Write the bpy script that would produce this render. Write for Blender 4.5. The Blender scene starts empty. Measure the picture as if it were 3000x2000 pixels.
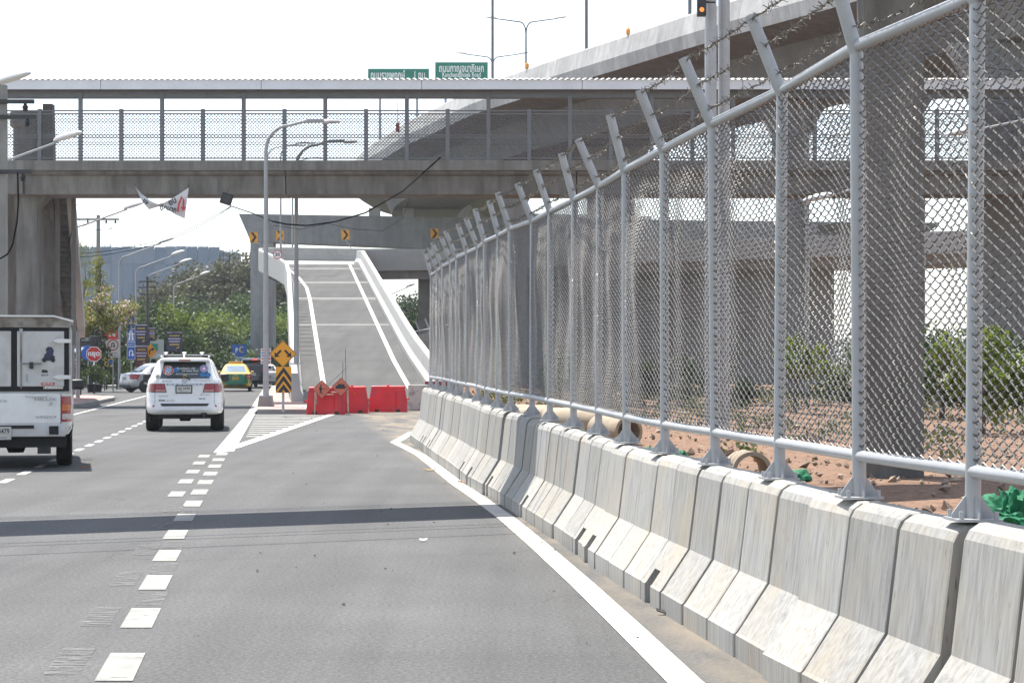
import bpy, bmesh, math, random
from mathutils import Vector, Matrix, noise
R = math.radians
rnd = random.Random(7)
S = bpy.context.scene
COL = S.collection

# ------------------------------------------------------------------ camera, sky, sun, exposure
F, HC, YH, CX = 6000.0, 1.67, 1057.0, 1500.0      # focal length in photo pixels, eye height, horizon row, centre column
cam_d = bpy.data.cameras.new('camera'); cam = bpy.data.objects.new('camera', cam_d); COL.objects.link(cam)
cam.location = (0, 0, HC); cam.rotation_euler = (R(90), 0, 0)
cam_d.sensor_width = 36; cam_d.lens = 36*F/3000; cam_d.shift_y = (YH-1000)/3000
cam_d.clip_start = 0.1; cam_d.clip_end = 9000
S.camera = cam
SUN_EL, SUN_AZ = 69.0, -30.0                        # azimuth from straight ahead, minus = left
W = bpy.data.worlds.new('World'); S.world = W; W.use_nodes = True
nt = W.node_tree; bg = nt.nodes['Background']
sky = nt.nodes.new('ShaderNodeTexSky'); sky.sky_type = 'NISHITA'; sky.sun_disc = False
sky.sun_elevation = R(SUN_EL); sky.sun_rotation = R(SUN_AZ)
sky.air_density = 1.0; sky.dust_density = 0.6; sky.ozone_density = 1.0; sky.altitude = 10
hs = nt.nodes.new('ShaderNodeHueSaturation'); hs.inputs['Saturation'].default_value = 0.55
nt.links.new(sky.outputs[0], hs.inputs['Color']); nt.links.new(hs.outputs[0], bg.inputs[0]); bg.inputs[1].default_value = 0.13
sl = bpy.data.lights.new('sun', 'SUN'); sl.energy = 4.6; sl.angle = R(0.5); sl.color = (1.0, 0.955, 0.88)
so = bpy.data.objects.new('sun', sl); COL.objects.link(so); so.location = (-10, 30, 60)
sd = Vector((math.cos(R(SUN_EL))*math.sin(R(SUN_AZ)), math.cos(R(SUN_EL))*math.cos(R(SUN_AZ)), math.sin(R(SUN_EL))))
so.rotation_euler = (-sd).to_track_quat('-Z', 'Y').to_euler()
S.view_settings.view_transform = 'Standard'; S.view_settings.look = 'None'
S.view_settings.gamma = 1.0; S.view_settings.use_curve_mapping = False
S.view_settings.exposure = 1.1
S.cycles.use_denoising = True
S.cycles.max_bounces = 6; S.cycles.transparent_max_bounces = 8
S.cycles.caustics_reflective = False; S.cycles.caustics_refractive = False

# ------------------------------------------------------------------ helpers
def at(px, py, Y):                                 # where a photo pixel lies at depth Y
    return Vector(((px-CX)/F*Y, Y, HC+(YH-py)/F*Y))
def gp(px, py, z=0.0):                             # where it meets the ground
    Y = (HC-z)*F/(py-YH); return Vector(((px-CX)/F*Y, Y, z))
ROAD = -0.113                                      # the road runs along X = u + ROAD*Y
def U(u, Y, z=0.0): return Vector((u+ROAD*Y, Y, z))
HEAD = math.atan(-ROAD)

class MB:
    def __init__(s): s.v = []; s.f = []
    def add(s, vs, fs):
        o = len(s.v); s.v += [tuple(p) for p in vs]; s.f += [tuple(i+o for i in f) for f in fs]; return s
    def box(s, a, b, M=None):
        x0, y0, z0 = a; x1, y1, z1 = b
        vs = [Vector(p) for p in ((x0,y0,z0),(x1,y0,z0),(x1,y1,z0),(x0,y1,z0),(x0,y0,z1),(x1,y0,z1),(x1,y1,z1),(x0,y1,z1))]
        if M: vs = [M @ p for p in vs]
        return s.add(vs, ((0,3,2,1),(4,5,6,7),(0,1,5,4),(1,2,6,5),(2,3,7,6),(3,0,4,7)))
    def cbox(s, c, d, M=None):
        c = Vector(c); h = Vector(d)*0.5
        return s.box(c-h, c+h, M)
    def tube(s, pts, r, n=8, caps=True):
        pts = [Vector(p) for p in pts]; rs = r if isinstance(r, (list, tuple)) else [r]*len(pts)
        o = len(s.v); prev = None
        for i, p in enumerate(pts):
            a = pts[max(i-1,0)]; b = pts[min(i+1,len(pts)-1)]; t = (b-a).normalized() if (b-a).length > 1e-9 else Vector((0,0,1))
            if prev is None:
                ref = Vector((0,0,1)) if abs(t.z) < 0.9 else Vector((1,0,0))
                prev = t.cross(ref).normalized()
            prev = (prev - t*prev.dot(t)).normalized(); q = t.cross(prev)
            for k in range(n):
                an = 2*math.pi*k/n
                s.v.append(tuple(p + (prev*math.cos(an) + q*math.sin(an))*rs[i]))
        for i in range(len(pts)-1):
            for k in range(n):
                k2 = (k+1) % n
                s.f.append((o+i*n+k, o+i*n+k2, o+(i+1)*n+k2, o+(i+1)*n+k))
        if caps:
            s.f.append(tuple(o+k for k in range(n))[::-1]); s.f.append(tuple(o+(len(pts)-1)*n+k for k in range(n)))
        return s
    def lathe(s, prof, c=(0,0,0), n=20, M=None):    # (radius, z) pairs about z
        o = len(s.v); c = Vector(c)
        for r, z in prof:
            for k in range(n):
                a = 2*math.pi*k/n; p = Vector((r*math.cos(a), r*math.sin(a), z))
                if M: p = M @ p
                s.v.append(tuple(p+c))
        for i in range(len(prof)-1):
            for k in range(n):
                k2 = (k+1) % n; s.f.append((o+i*n+k, o+i*n+k2, o+(i+1)*n+k2, o+(i+1)*n+k))
        s.f.append(tuple(o+k for k in range(n))[::-1]); s.f.append(tuple(o+(len(prof)-1)*n+k for k in range(n)))
        return s
    def prism(s, poly, y0, y1, M=None):             # poly of (x, z), extruded along y
        n = len(poly); vs = [Vector((x, y0, z)) for x, z in poly] + [Vector((x, y1, z)) for x, z in poly]
        if M: vs = [M @ p for p in vs]
        fs = [tuple(range(n)), tuple(range(2*n-1, n-1, -1))] + [(i, n+i, n+(i+1) % n, (i+1) % n) for i in range(n)]
        return s.add(vs, fs)
    def grid(s, P):                                 # rows of points
        o = len(s.v); m = len(P[0])
        for row in P: s.v += [tuple(p) for p in row]
        for i in range(len(P)-1):
            for j in range(m-1): s.f.append((o+i*m+j, o+i*m+j+1, o+(i+1)*m+j+1, o+(i+1)*m+j))
        return s
    def mesh(s, name, smooth=False, bevel=0, seg=2):
        me = bpy.data.meshes.new(name); me.from_pydata(s.v, [], s.f); me.update()
        bm = bmesh.new(); bm.from_mesh(me)
        bmesh.ops.recalc_face_normals(bm, faces=bm.faces)
        if bevel:
            es = [e for e in bm.edges if len(e.link_faces) == 2 and e.calc_face_angle(0) > 0.5]
            bmesh.ops.bevel(bm, geom=es, offset=bevel, segments=seg, affect='EDGES', profile=0.6)
        bm.to_mesh(me); bm.free()
        if smooth:
            me.polygons.foreach_set('use_smooth', [True]*len(me.polygons))
            try: me.set_sharp_from_angle(angle=R(38))
            except Exception: pass
        return me
    def build(s, name, mat, parent=None, smooth=False, bevel=0, seg=2):
        return obj(name, s.mesh(name, smooth, bevel, seg), mat, parent)

def obj(name, me, mat=None, parent=None):
    o = bpy.data.objects.new(name, me); COL.objects.link(o)
    if mat is not None and not me.materials: me.materials.append(mat)
    if parent is not None: o.parent = parent
    return o
def thing(name, label, cat, loc=(0,0,0), rz=0.0, group=None):
    o = bpy.data.objects.new(name, None); COL.objects.link(o); o.location = loc; o.rotation_euler = (0,0,rz)
    o.empty_display_size = 0.2
    return tag(o, label, cat, group)
def tag(o, label, cat, group=None):
    o['label'] = label; o['category'] = cat
    if group: o['group'] = group
    return o
def struct(o): o['kind'] = 'structure'; return o
def stuff(o): o['kind'] = 'stuff'; return o
def copy_tree(o, parent=None):
    c = o.copy(); COL.objects.link(c)
    if parent is not None: c.parent = parent
    for ch in o.children: copy_tree(ch, c)
    return c

_tx = bpy.data.curves.new('lettering', 'FONT')
_to = bpy.data.objects.new('lettering', _tx); COL.objects.link(_to)
def text(s, size, loc, mat, parent, width=None, rot=(R(90),0,0), bold=0.0, shear=0.0, name='lettering'):
    _tx.body = s; _tx.size = size; _tx.align_x = 'CENTER'; _tx.align_y = 'CENTER'; _tx.offset = bold*size; _tx.shear = shear
    _tx.resolution_u = 2
    bpy.context.view_layer.update()
    dg = bpy.context.evaluated_depsgraph_get()
    me = bpy.data.meshes.new_from_object(_to.evaluated_get(dg))
    me.name = 'lettering'
    me.materials.clear()
    o = obj(name, me, mat, parent); o.location = loc; o.rotation_euler = rot
    if width and len(me.vertices):
        xs = [v.co.x for v in me.vertices]; w = max(xs)-min(xs)
        if w > 1e-6: o.scale = (width/w, 1, 1)
    return o

# ------------------------------------------------------------------ materials
MATS = {}
def mat(name, col, rough=0.7, metal=0.0, var=0.12, scale=3.0, bump=0.0, bscale=40.0, col2=None, spec=0.5,
        stretch=None, coat=0.0, trans=0.0, emit=None, estr=0.0, dirt=None, dscale=1.2, damt=0.5, rvar=0.1, dp=(.48,.72)):
    if name in MATS: return MATS[name]
    m = bpy.data.materials.new(name); m.use_nodes = True; MATS[name] = m
    t = m.node_tree; N = t.nodes; L = t.links; p = N['Principled BSDF']
    p.inputs['Roughness'].default_value = rough; p.inputs['Metallic'].default_value = metal
    p.inputs['Specular IOR Level'].default_value = spec
    if coat: p.inputs['Coat Weight'].default_value = coat; p.inputs['Coat Roughness'].default_value = 0.06
    if trans: p.inputs['Transmission Weight'].default_value = trans
    if emit: p.inputs['Emission Color'].default_value = (*emit, 1); p.inputs['Emission Strength'].default_value = estr
    tc = N.new('ShaderNodeTexCoord'); mp = N.new('ShaderNodeMapping'); L.new(tc.outputs['Object'], mp.inputs[0])
    if stretch: mp.inputs['Scale'].default_value = stretch
    n1 = N.new('ShaderNodeTexNoise'); n1.inputs['Scale'].default_value = scale; n1.inputs['Detail'].default_value = 5
    n1.inputs['Roughness'].default_value = 0.6; L.new(mp.outputs[0], n1.inputs['Vector'])
    rp = N.new('ShaderNodeValToRGB'); rp.color_ramp.elements[0].position = 0.3; rp.color_ramp.elements[1].position = 0.7
    c = Vector(col); a = c*(1-var); b = Vector(col2) if col2 else c*(1+var)
    rp.color_ramp.elements[0].color = (*a, 1); rp.color_ramp.elements[1].color = (*[min(x, .95) for x in b], 1)
    L.new(n1.outputs[0], rp.inputs[0]); out = rp.outputs[0]
    if dirt:
        n2 = N.new('ShaderNodeTexNoise'); n2.inputs['Scale'].default_value = dscale; n2.inputs['Detail'].default_value = 6
        L.new(tc.outputs['Object'], n2.inputs['Vector'])
        r2 = N.new('ShaderNodeValToRGB'); r2.color_ramp.elements[0].position = dp[0]; r2.color_ramp.elements[1].position = dp[1]
        r2.color_ramp.elements[0].color = (0,0,0,1); r2.color_ramp.elements[1].color = (damt,)*3+(1,)
        L.new(n2.outputs[0], r2.inputs[0])
        mx = N.new('ShaderNodeMix'); mx.data_type = 'RGBA'; L.new(r2.outputs[0], mx.inputs[0]); L.new(out, mx.inputs[6])
        mx.inputs[7].default_value = (*dirt, 1); out = mx.outputs[2]
    L.new(out, p.inputs['Base Color'])
    if rvar:
        mr = N.new('ShaderNodeMapRange'); mr.inputs[3].default_value = max(rough-rvar, .03); mr.inputs[4].default_value = min(rough+rvar, 1)
        L.new(n1.outputs[0], mr.inputs[0]); L.new(mr.outputs[0], p.inputs['Roughness'])
    if bump:
        n3 = N.new('ShaderNodeTexNoise'); n3.inputs['Scale'].default_value = bscale; n3.inputs['Detail'].default_value = 4
        L.new(mp.outputs[0], n3.inputs['Vector'])
        bp = N.new('ShaderNodeBump'); bp.inputs['Strength'].default_value = bump; bp.inputs['Distance'].default_value = 0.01
        L.new(n3.outputs[0], bp.inputs['Height']); L.new(bp.outputs[0], p.inputs['Normal'])
    return m

def streak_mat(name, col, amt=0.35, sx=30.0, sz=0.9, warm=(0.42,0.36,0.27)):
    # weathered cast concrete: blotches, and vertical streaks that partly paint in grazing-light relief
    m = bpy.data.materials.new(name); m.use_nodes = True; MATS[name] = m
    t = m.node_tree; N = t.nodes; L = t.links; p = N['Principled BSDF']; p.inputs['Roughness'].default_value = 0.85
    p.inputs['Specular IOR Level'].default_value = 0.25
    tc = N.new('ShaderNodeTexCoord'); oi = N.new('ShaderNodeObjectInfo')
    ad = N.new('ShaderNodeVectorMath'); ad.operation = 'ADD'; L.new(tc.outputs['Object'], ad.inputs[0])
    sc = N.new('ShaderNodeVectorMath'); sc.operation = 'SCALE'; sc.inputs[3].default_value = 37.0
    cb = N.new('ShaderNodeCombineXYZ'); L.new(oi.outputs['Random'], cb.inputs[0]); L.new(oi.outputs['Random'], cb.inputs[1]); L.new(oi.outputs['Random'], cb.inputs[2])
    L.new(cb.outputs[0], sc.inputs[0]); L.new(sc.outputs[0], ad.inputs[1])
    mp = N.new('ShaderNodeMapping'); mp.inputs['Scale'].default_value = (sx, sx, sz); L.new(ad.outputs[0], mp.inputs[0])
    n1 = N.new('ShaderNodeTexNoise'); n1.inputs['Scale'].default_value = 1.0; n1.inputs['Detail'].default_value = 3; n1.inputs['Roughness'].default_value = 0.6; L.new(mp.outputs[0], n1.inputs['Vector'])
    r1 = N.new('ShaderNodeValToRGB'); r1.color_ramp.elements[0].position = 0.30; r1.color_ramp.elements[1].position = 0.60
    c = Vector(col); r1.color_ramp.elements[0].color = (*(c*(1-amt)), 1); r1.color_ramp.elements[1].color = (*(c*(1+amt*0.35)), 1)
    L.new(n1.outputs[0], r1.inputs[0])
    n2 = N.new('ShaderNodeTexNoise'); n2.inputs['Scale'].default_value = 2.2; n2.inputs['Detail'].default_value = 6; L.new(ad.outputs[0], n2.inputs['Vector'])
    r2 = N.new('ShaderNodeValToRGB'); r2.color_ramp.elements[0].position = 0.42; r2.color_ramp.elements[1].position = 0.75
    r2.color_ramp.elements[0].color = (0,0,0,1); r2.color_ramp.elements[1].color = (.55,.55,.55,1); L.new(n2.outputs[0], r2.inputs[0])
    mx = N.new('ShaderNodeMix'); mx.data_type = 'RGBA'; L.new(r2.outputs[0], mx.inputs[0]); L.new(r1.outputs[0], mx.inputs[6]); mx.inputs[7].default_value = (*warm, 1)
    # random value per piece
    mr = N.new('ShaderNodeMapRange'); mr.inputs[3].default_value = 0.86; mr.inputs[4].default_value = 1.08; L.new(oi.outputs['Random'], mr.inputs[0])
    m2 = N.new('ShaderNodeVectorMath'); m2.operation = 'SCALE'; L.new(mx.outputs[2], m2.inputs[0]); L.new(mr.outputs[0], m2.inputs[3])
    # dark pits
    n4 = N.new('ShaderNodeTexNoise'); n4.inputs['Scale'].default_value = 1.0; n4.inputs['Detail'].default_value = 3
    mp4 = N.new('ShaderNodeMapping'); mp4.inputs['Scale'].default_value = (55, 55, 7); L.new(ad.outputs[0], mp4.inputs[0]); L.new(mp4.outputs[0], n4.inputs['Vector'])
    r4 = N.new('ShaderNodeValToRGB'); r4.color_ramp.elements[0].position = 0.66; r4.color_ramp.elements[1].position = 0.74
    r4.color_ramp.elements[0].color = (1,1,1,1); r4.color_ramp.elements[1].color = (.55,.53,.5,1); L.new(n4.outputs[0], r4.inputs[0])
    m3 = N.new('ShaderNodeVectorMath'); m3.operation = 'MULTIPLY'; L.new(m2.outputs[0], m3.inputs[0]); L.new(r4.outputs[0], m3.inputs[1])
    L.new(m3.outputs[0], p.inputs['Base Color'])
    bp = N.new('ShaderNodeBump'); bp.inputs['Strength'].default_value = 0.35; bp.inputs['Distance'].default_value = 0.006
    L.new(n1.outputs[0], bp.inputs['Height']); L.new(bp.outputs[0], p.inputs['Normal'])
    return m

def asphalt_mat(name, col, dusty=True):
    m = bpy.data.materials.new(name); m.use_nodes = True; MATS[name] = m
    t = m.node_tree; N = t.nodes; L = t.links; p = N['Principled BSDF']
    p.inputs['Roughness'].default_value = 0.85; p.inputs['Specular IOR Level'].default_value = 0.35
    tc = N.new('ShaderNodeTexCoord')
    def noise_(scale, detail, mapscale=None, rough=0.6):
        n = N.new('ShaderNodeTexNoise'); n.inputs['Scale'].default_value = scale; n.inputs['Detail'].default_value = detail; n.inputs['Roughness'].default_value = rough
        if mapscale:
            mp = N.new('ShaderNodeMapping'); mp.inputs['Scale'].default_value = mapscale; mp.inputs['Rotation'].default_value = (0,0,-HEAD)
            L.new(tc.outputs['Object'], mp.inputs[0]); L.new(mp.outputs[0], n.inputs['Vector'])
        else: L.new(tc.outputs['Object'], n.inputs['Vector'])
        return n
    def ramp(src, p0, p1, c0, c1):
        r = N.new('ShaderNodeValToRGB'); e = r.color_ramp.elements; e[0].position = p0; e[1].position = p1
        e[0].color = (*([c0]*3 if not isinstance(c0, tuple) else c0), 1); e[1].color = (*([c1]*3 if not isinstance(c1, tuple) else c1), 1)
        L.new(src, r.inputs[0]); return r.outputs[0]
    def mul(a, b):
        v = N.new('ShaderNodeVectorMath'); v.operation = 'MULTIPLY'; L.new(a, v.inputs[0]); L.new(b, v.inputs[1]); return v.outputs[0]
    c = Vector(col)
    base = ramp(noise_(0.5, 6).outputs[0], .3, .7, tuple(c*.88), tuple(c*1.1))
    track = ramp(noise_(1.0, 4, (1.6, 0.035, 1)).outputs[0], .3, .7, .82, 1.12)        # wheel tracks along the road
    speck = ramp(noise_(34.0, 2, None, .75).outputs[0],   .36, .66, .68, 1.32)            # aggregate
    bands = ramp(noise_(1.0, 3, (0.05, 0.5, 1)).outputs[0], .62, .72, 1.0, .84)        # dark smears across
    speck2 = ramp(noise_(95.0, 2, None, .8).outputs[0], .38, .64, .72, 1.28)
    oil = ramp(noise_(1.0, 5, (.55, .09, 1), .65).outputs[0], .56, .7, 1.0, .8)
    patch = ramp(noise_(.16, 3).outputs[0], .42, .46, 1.0, .93)
    out = mul(mul(mul(mul(mul(mul(base, track), speck), speck2), bands), oil), patch)
    vo_ = N.new('ShaderNodeTexVoronoi'); vo_.feature = 'DISTANCE_TO_EDGE'; vo_.inputs['Scale'].default_value = .33
    wv = N.new('ShaderNodeVectorMath'); wv.operation = 'ADD'; wn = noise_(1.4, 5); ws = N.new('ShaderNodeVectorMath'); ws.operation = 'SCALE'; ws.inputs[3].default_value = 1.1
    L.new(wn.outputs['Color'], ws.inputs[0]); L.new(tc.outputs['Object'], wv.inputs[0]); L.new(ws.outputs[0], wv.inputs[1]); L.new(wv.outputs[0], vo_.inputs['Vector'])
    ck = ramp(vo_.outputs['Distance'], .0015, .006, .0, 1.0); cm = ramp(noise_(.22, 2).outputs[0], .5, .56, 1.0, .0)
    mxc = N.new('ShaderNodeVectorMath'); mxc.operation = 'MAXIMUM'; L.new(ck, mxc.inputs[0]); L.new(cm, mxc.inputs[1])
    ck2 = N.new('ShaderNodeVectorMath'); ck2.operation = 'MULTIPLY_ADD'; L.new(mxc.outputs[0], ck2.inputs[0]); ck2.inputs[1].default_value = (.35,.35,.35); ck2.inputs[2].default_value = (.65,.65,.65)
    out = mul(out, ck2.outputs[0])
    if dusty:                                           # ochre dust swept against the barrier foot
        sx = N.new('ShaderNodeSeparateXYZ'); L.new(tc.outputs['Object'], sx.inputs[0])
        mu = N.new('ShaderNodeMath'); mu.operation = 'MULTIPLY_ADD'; mu.inputs[1].default_value = -ROAD
        L.new(sx.outputs[1], mu.inputs[0]); L.new(sx.outputs[0], mu.inputs[2])
        mr = N.new('ShaderNodeMapRange'); mr.inputs[1].default_value = 2.15; mr.inputs[2].default_value = 2.66; L.new(mu.outputs[0], mr.inputs[0])
        nz = noise_(1.7, 6, (1, .35, 1))
        a = N.new('ShaderNodeMath'); a.operation = 'MULTIPLY'; L.new(mr.outputs[0], a.inputs[0])
        rr = N.new('ShaderNodeMapRange'); rr.inputs[1].default_value = .38; rr.inputs[2].default_value = .62; L.new(nz.outputs[0], rr.inputs[0]); L.new(rr.outputs[0], a.inputs[1])
        mx = N.new('ShaderNodeMix'); mx.data_type = 'RGBA'; L.new(a.outputs[0], mx.inputs[0]); L.new(out, mx.inputs[6]); mx.inputs[7].default_value = (.21,.175,.13,1); out = mx.outputs[2]
    L.new(out, p.inputs['Base Color'])
    bp = N.new('ShaderNodeBump'); bp.inputs['Strength'].default_value = 0.4; bp.inputs['Distance'].default_value = 0.004
    L.new(noise_(60.0, 3).outputs[0], bp.inputs['Height']); L.new(bp.outputs[0], p.inputs['Normal'])
    return m

def wear(m, lo, hi, sc, stretch):                       # paint worn through to the road in ragged patches
    t = m.node_tree; N = t.nodes; L = t.links; p = N['Principled BSDF']; tc = N.new('ShaderNodeTexCoord'); mp = N.new('ShaderNodeMapping'); mp.inputs['Scale'].default_value = stretch
    L.new(tc.outputs['Object'], mp.inputs[0]); n = N.new('ShaderNodeTexNoise'); n.inputs['Scale'].default_value = sc; n.inputs['Detail'].default_value = 6; n.inputs['Roughness'].default_value = .7; L.new(mp.outputs[0], n.inputs['Vector'])
    mr = N.new('ShaderNodeMapRange'); mr.inputs[1].default_value = lo; mr.inputs[2].default_value = hi; L.new(n.outputs[0], mr.inputs[0])
    tr = N.new('ShaderNodeBsdfTransparent'); mx = N.new('ShaderNodeMixShader'); L.new(mr.outputs[0], mx.inputs[0]); L.new(p.outputs[0], mx.inputs[1]); L.new(tr.outputs[0], mx.inputs[2]); L.new(mx.outputs[0], N['Material Output'].inputs[0])
ASPH = asphalt_mat('asphalt', (.092,.092,.0925)); ASPH2 = asphalt_mat('ramp_asphalt', (.078,.0775,.0765), False)
BARR = streak_mat('cast_barrier_concrete', (.345,.34,.325), .27, 30.0, .4)
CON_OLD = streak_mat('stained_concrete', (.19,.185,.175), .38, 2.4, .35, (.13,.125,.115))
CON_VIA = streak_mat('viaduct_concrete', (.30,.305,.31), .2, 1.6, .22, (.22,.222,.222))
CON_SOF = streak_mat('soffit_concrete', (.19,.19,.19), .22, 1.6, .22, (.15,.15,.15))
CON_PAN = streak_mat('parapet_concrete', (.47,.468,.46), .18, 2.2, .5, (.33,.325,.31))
CON_NEW = mat('pale_new_concrete', (.42,.415,.40), .85, var=.1, scale=1.2, bump=.2, dirt=(.3,.29,.27), damt=.6)
CON_GRY = mat('grey_concrete', (.26,.255,.245), .88, var=.18, scale=1.5, bump=.2, dirt=(.16,.155,.15), damt=.6)
PAINT = mat('road_paint', (.50,.49,.455), .75, var=.1, scale=6, dirt=(.33,.32,.3), dscale=4, damt=.55)
DASHP = mat('lane_dash_paint', (.27,.265,.245), .8, var=.1, scale=6, dirt=(.17,.17,.165), dscale=5, damt=.7)
STAIN = mat('old_road_stain', (.098,.097,.096), .8, var=.08, scale=3, dirt=(.084,.083,.082), dscale=1.6, damt=.9)
PAINT_OLD = mat('worn_road_paint', (.185,.185,.183), .85, var=.1, scale=12, dirt=(.15,.15,.15), dscale=7, damt=1.0, dp=(.34,.56))
wear(PAINT_OLD, .36, .58, 5, (1,5,1)); wear(DASHP, .6, .68, 6, (1,3,1)); wear(PAINT, .64, .7, 5, (1,1,1))
GALV = mat('painted_grey_steel', (.38,.39,.405), .42, .15, var=.08, scale=8, dirt=(.3,.29,.27), dscale=3, damt=.35)
WIRE = mat('galvanised_wire', (.17,.165,.157), .48, .35, var=.35, scale=20)
BARB = mat('barbed_wire_steel', (.16,.145,.125), .6, .5, var=.35, scale=30)
DARKST = mat('dark_steel', (.05,.052,.055), .6, .3, var=.3)
POLE = mat('lamp_pole_steel', (.33,.34,.355), .5, .3, var=.1)
LAMPH = mat('lamp_head_shell', (.55,.55,.55), .5, .1, var=.06)
BRSTEEL = mat('bridge_steel', (.15,.158,.17), .55, .2, var=.12)
FASCIA = mat('bridge_fascia_sheet', (.68,.71,.76), .5, .1, var=.06, scale=1.0, dirt=(.58,.58,.59), damt=.4)
ROOFSH = mat('white_roof_sheet', (.82,.82,.82), .5, var=.03)
BLACK = mat('black_rubber', (.018,.018,.019), .8, var=.3)
BLKPL = mat('black_plastic', (.02,.02,.022), .45, var=.2)
WHITEP = mat('white_car_paint', (.74,.745,.75), .28, var=.03, coat=.6, dirt=(.55,.53,.5), dscale=2.5, damt=.35)
SILVER = mat('silver_car_paint', (.45,.46,.48), .3, .5, var=.04, coat=.6)
GLASS = mat('tinted_glass', (.03,.04,.045), .06, var=.1, spec=.8, coat=.5, rvar=0)
GLASSL = mat('pale_glass', (.16,.22,.29), .12, var=.15, scale=1.5, spec=.35, rvar=0)
REDL = mat('red_lens', (.30,.012,.018), .18, var=.25, coat=.6)
REDL2 = mat('pink_lens', (.42,.15,.13), .2, var=.2, coat=.6)
AMBERL = mat('amber_lens', (.55,.12,.015), .2, var=.2, coat=.6)
CHROME = mat('bright_trim', (.7,.71,.73), .15, .9, var=.05)
INK = mat('black_print', (.02,.02,.022), .6, var=.1)
WHITEPR = mat('white_print', (.8,.8,.8), .6, var=.04)
REDPR = mat('red_print', (.52,.03,.025), .55, var=.1)
BLUEPR = mat('blue_print', (.02,.11,.44), .5, var=.08)
BLUE2 = mat('light_blue_print', (.05,.25,.42), .5, var=.08)
YEL = mat('sign_yellow', (.70,.30,.015), .5, var=.06)
GREENPR = mat('sign_green', (.0,.19,.12), .5, var=.08)
ORANGE = mat('sign_faded_orange', (.50,.13,.085), .6, var=.14, scale=4)
PLRED = mat('red_plastic', (.62,.014,.02), .5, var=.14, scale=2.5, dirt=(.36,.04,.06), dscale=2, damt=.7)
SOIL = mat('red_soil', (.15,.078,.045), .95, var=.5, scale=6, bump=1.0, bscale=14, col2=(.22,.12,.07), dirt=(.25,.165,.105), dscale=11, damt=.8)
GROUNDM = mat('dry_ground', (.15,.13,.09), .95, var=.3, scale=.15, bump=.5, bscale=6, dirt=(.10,.14,.05), dscale=.05, damt=.8)
PAVER = mat('pink_pavers', (.40,.25,.22), .85, var=.2, scale=7, dirt=(.33,.3,.27), dscale=2, damt=.6)
BARK = mat('bark', (.10,.082,.065), .9, var=.35, scale=8, bump=.6, bscale=20)
# ------------------------------------------------------------------ ground, roads, markings
def flat(name, poly, z, m, kind=True):
    b = MB().add([(p[0], p[1], z) for p in poly], [tuple(range(len(poly)))]); o = b.build(name, m)
    if kind: struct(o)
    return o
flat('ground', [(-4500,-300),(4500,-300),(4500,7000),(-4500,7000)], -0.03, GROUNDM)
def ustrip(us, ys):                                # polygon in (u, Y)
    return [U(u, y) for u, y in zip(us, ys)]
road = flat('road', [U(-7.2,-6),U(2.9,-6),U(2.9,42.6),U(7.2,44),U(7.2,80),U(3,300),U(-7.2,420)], 0.0, ASPH)
flat('side_street', [U(-7.2,92),U(-7.2,124),(-75,150),(-75,100)], -0.004, ASPH)
def mark(name, poly, m=PAINT, z=0.005, parent=None):
    b = MB().add([(p[0], p[1], z) for p in poly], [tuple(range(len(poly)))]); o = b.build(name, m, road); return o
def dash(name, u0, y0, ln, w, m=PAINT, z=0.005):
    return mark(name, [U(u0-w/2, y0), U(u0+w/2, y0), U(u0+w/2, y0+ln), U(u0-w/2, y0+ln)], m, z)
# broad broken line between the through lane and the new lane: bright on top of an older ground-off set
Y = 8.55
while Y < 37.6:
    dash('lane_dash', -0.98-0.002*Y+max(0,20-Y)*.014, Y, 1.02, 0.2, DASHP)
    if Y > 12: dash('worn_lane_dash', -0.98-0.002*Y+max(0,20-Y)*.014, Y+1.1, 0.85, 0.19, PAINT_OLD, .004)
    Y += 2.13
for k, (y0, m) in enumerate([(10.9, PAINT_OLD), (12.9, PAINT_OLD), (15.2, PAINT_OLD), (17.6, PAINT_OLD), (20.2, PAINT_OLD), (22.6, PAINT_OLD), (25.2, DASHP), (27.9, DASHP), (30.4, DASHP), (33.0, DASHP), (35.4, DASHP)]):
    dash('lane_dash' if m is DASHP else 'worn_lane_dash', -1.24-0.004*(y0-10) if y0 > 24 else -1.17-.003*(y0-12), y0, 1.0, .19, m)
Y = 20.0
while Y < 120: dash('lane_dash', -3.78+0.003*(Y-40), Y, 1.0, 0.13); Y += 2.0
mark('edge_line', [U(-6.52,30),U(-6.40,30),U(-6.32,150),U(-6.45,150)])
# left edge of the gore, carried on past the island
mark('edge_line', [U(-1.22,37.2),U(-0.86,37.8),U(-.80,66),U(-.84,150),U(-1.02,150),U(-1.06,66)], z=.006)
# gore hatching
gr0 = Vector((-5.42, 39.0)); gr1 = Vector((-5.66, 64.3))
mark('gore_edge', [(gr0.x-.06,gr0.y-.5),(gr0.x+.2,gr0.y+.2),(gr1.x+.16,gr1.y),(gr1.x-.06,gr1.y)], z=.009)
for i in range(14):
    y0 = 43.6+i*1.45; tt = (y0-39.0)/25.3; xr = gr0.x+(gr1.x-gr0.x)*tt-.1; xl = U(-.78, y0).x
    if xr-xl > .25: mark('hatch_bar', [(xl, y0+.04),(xr, y0),(xr, y0+.32),(xl, y0+.36)], z=.005)
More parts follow.
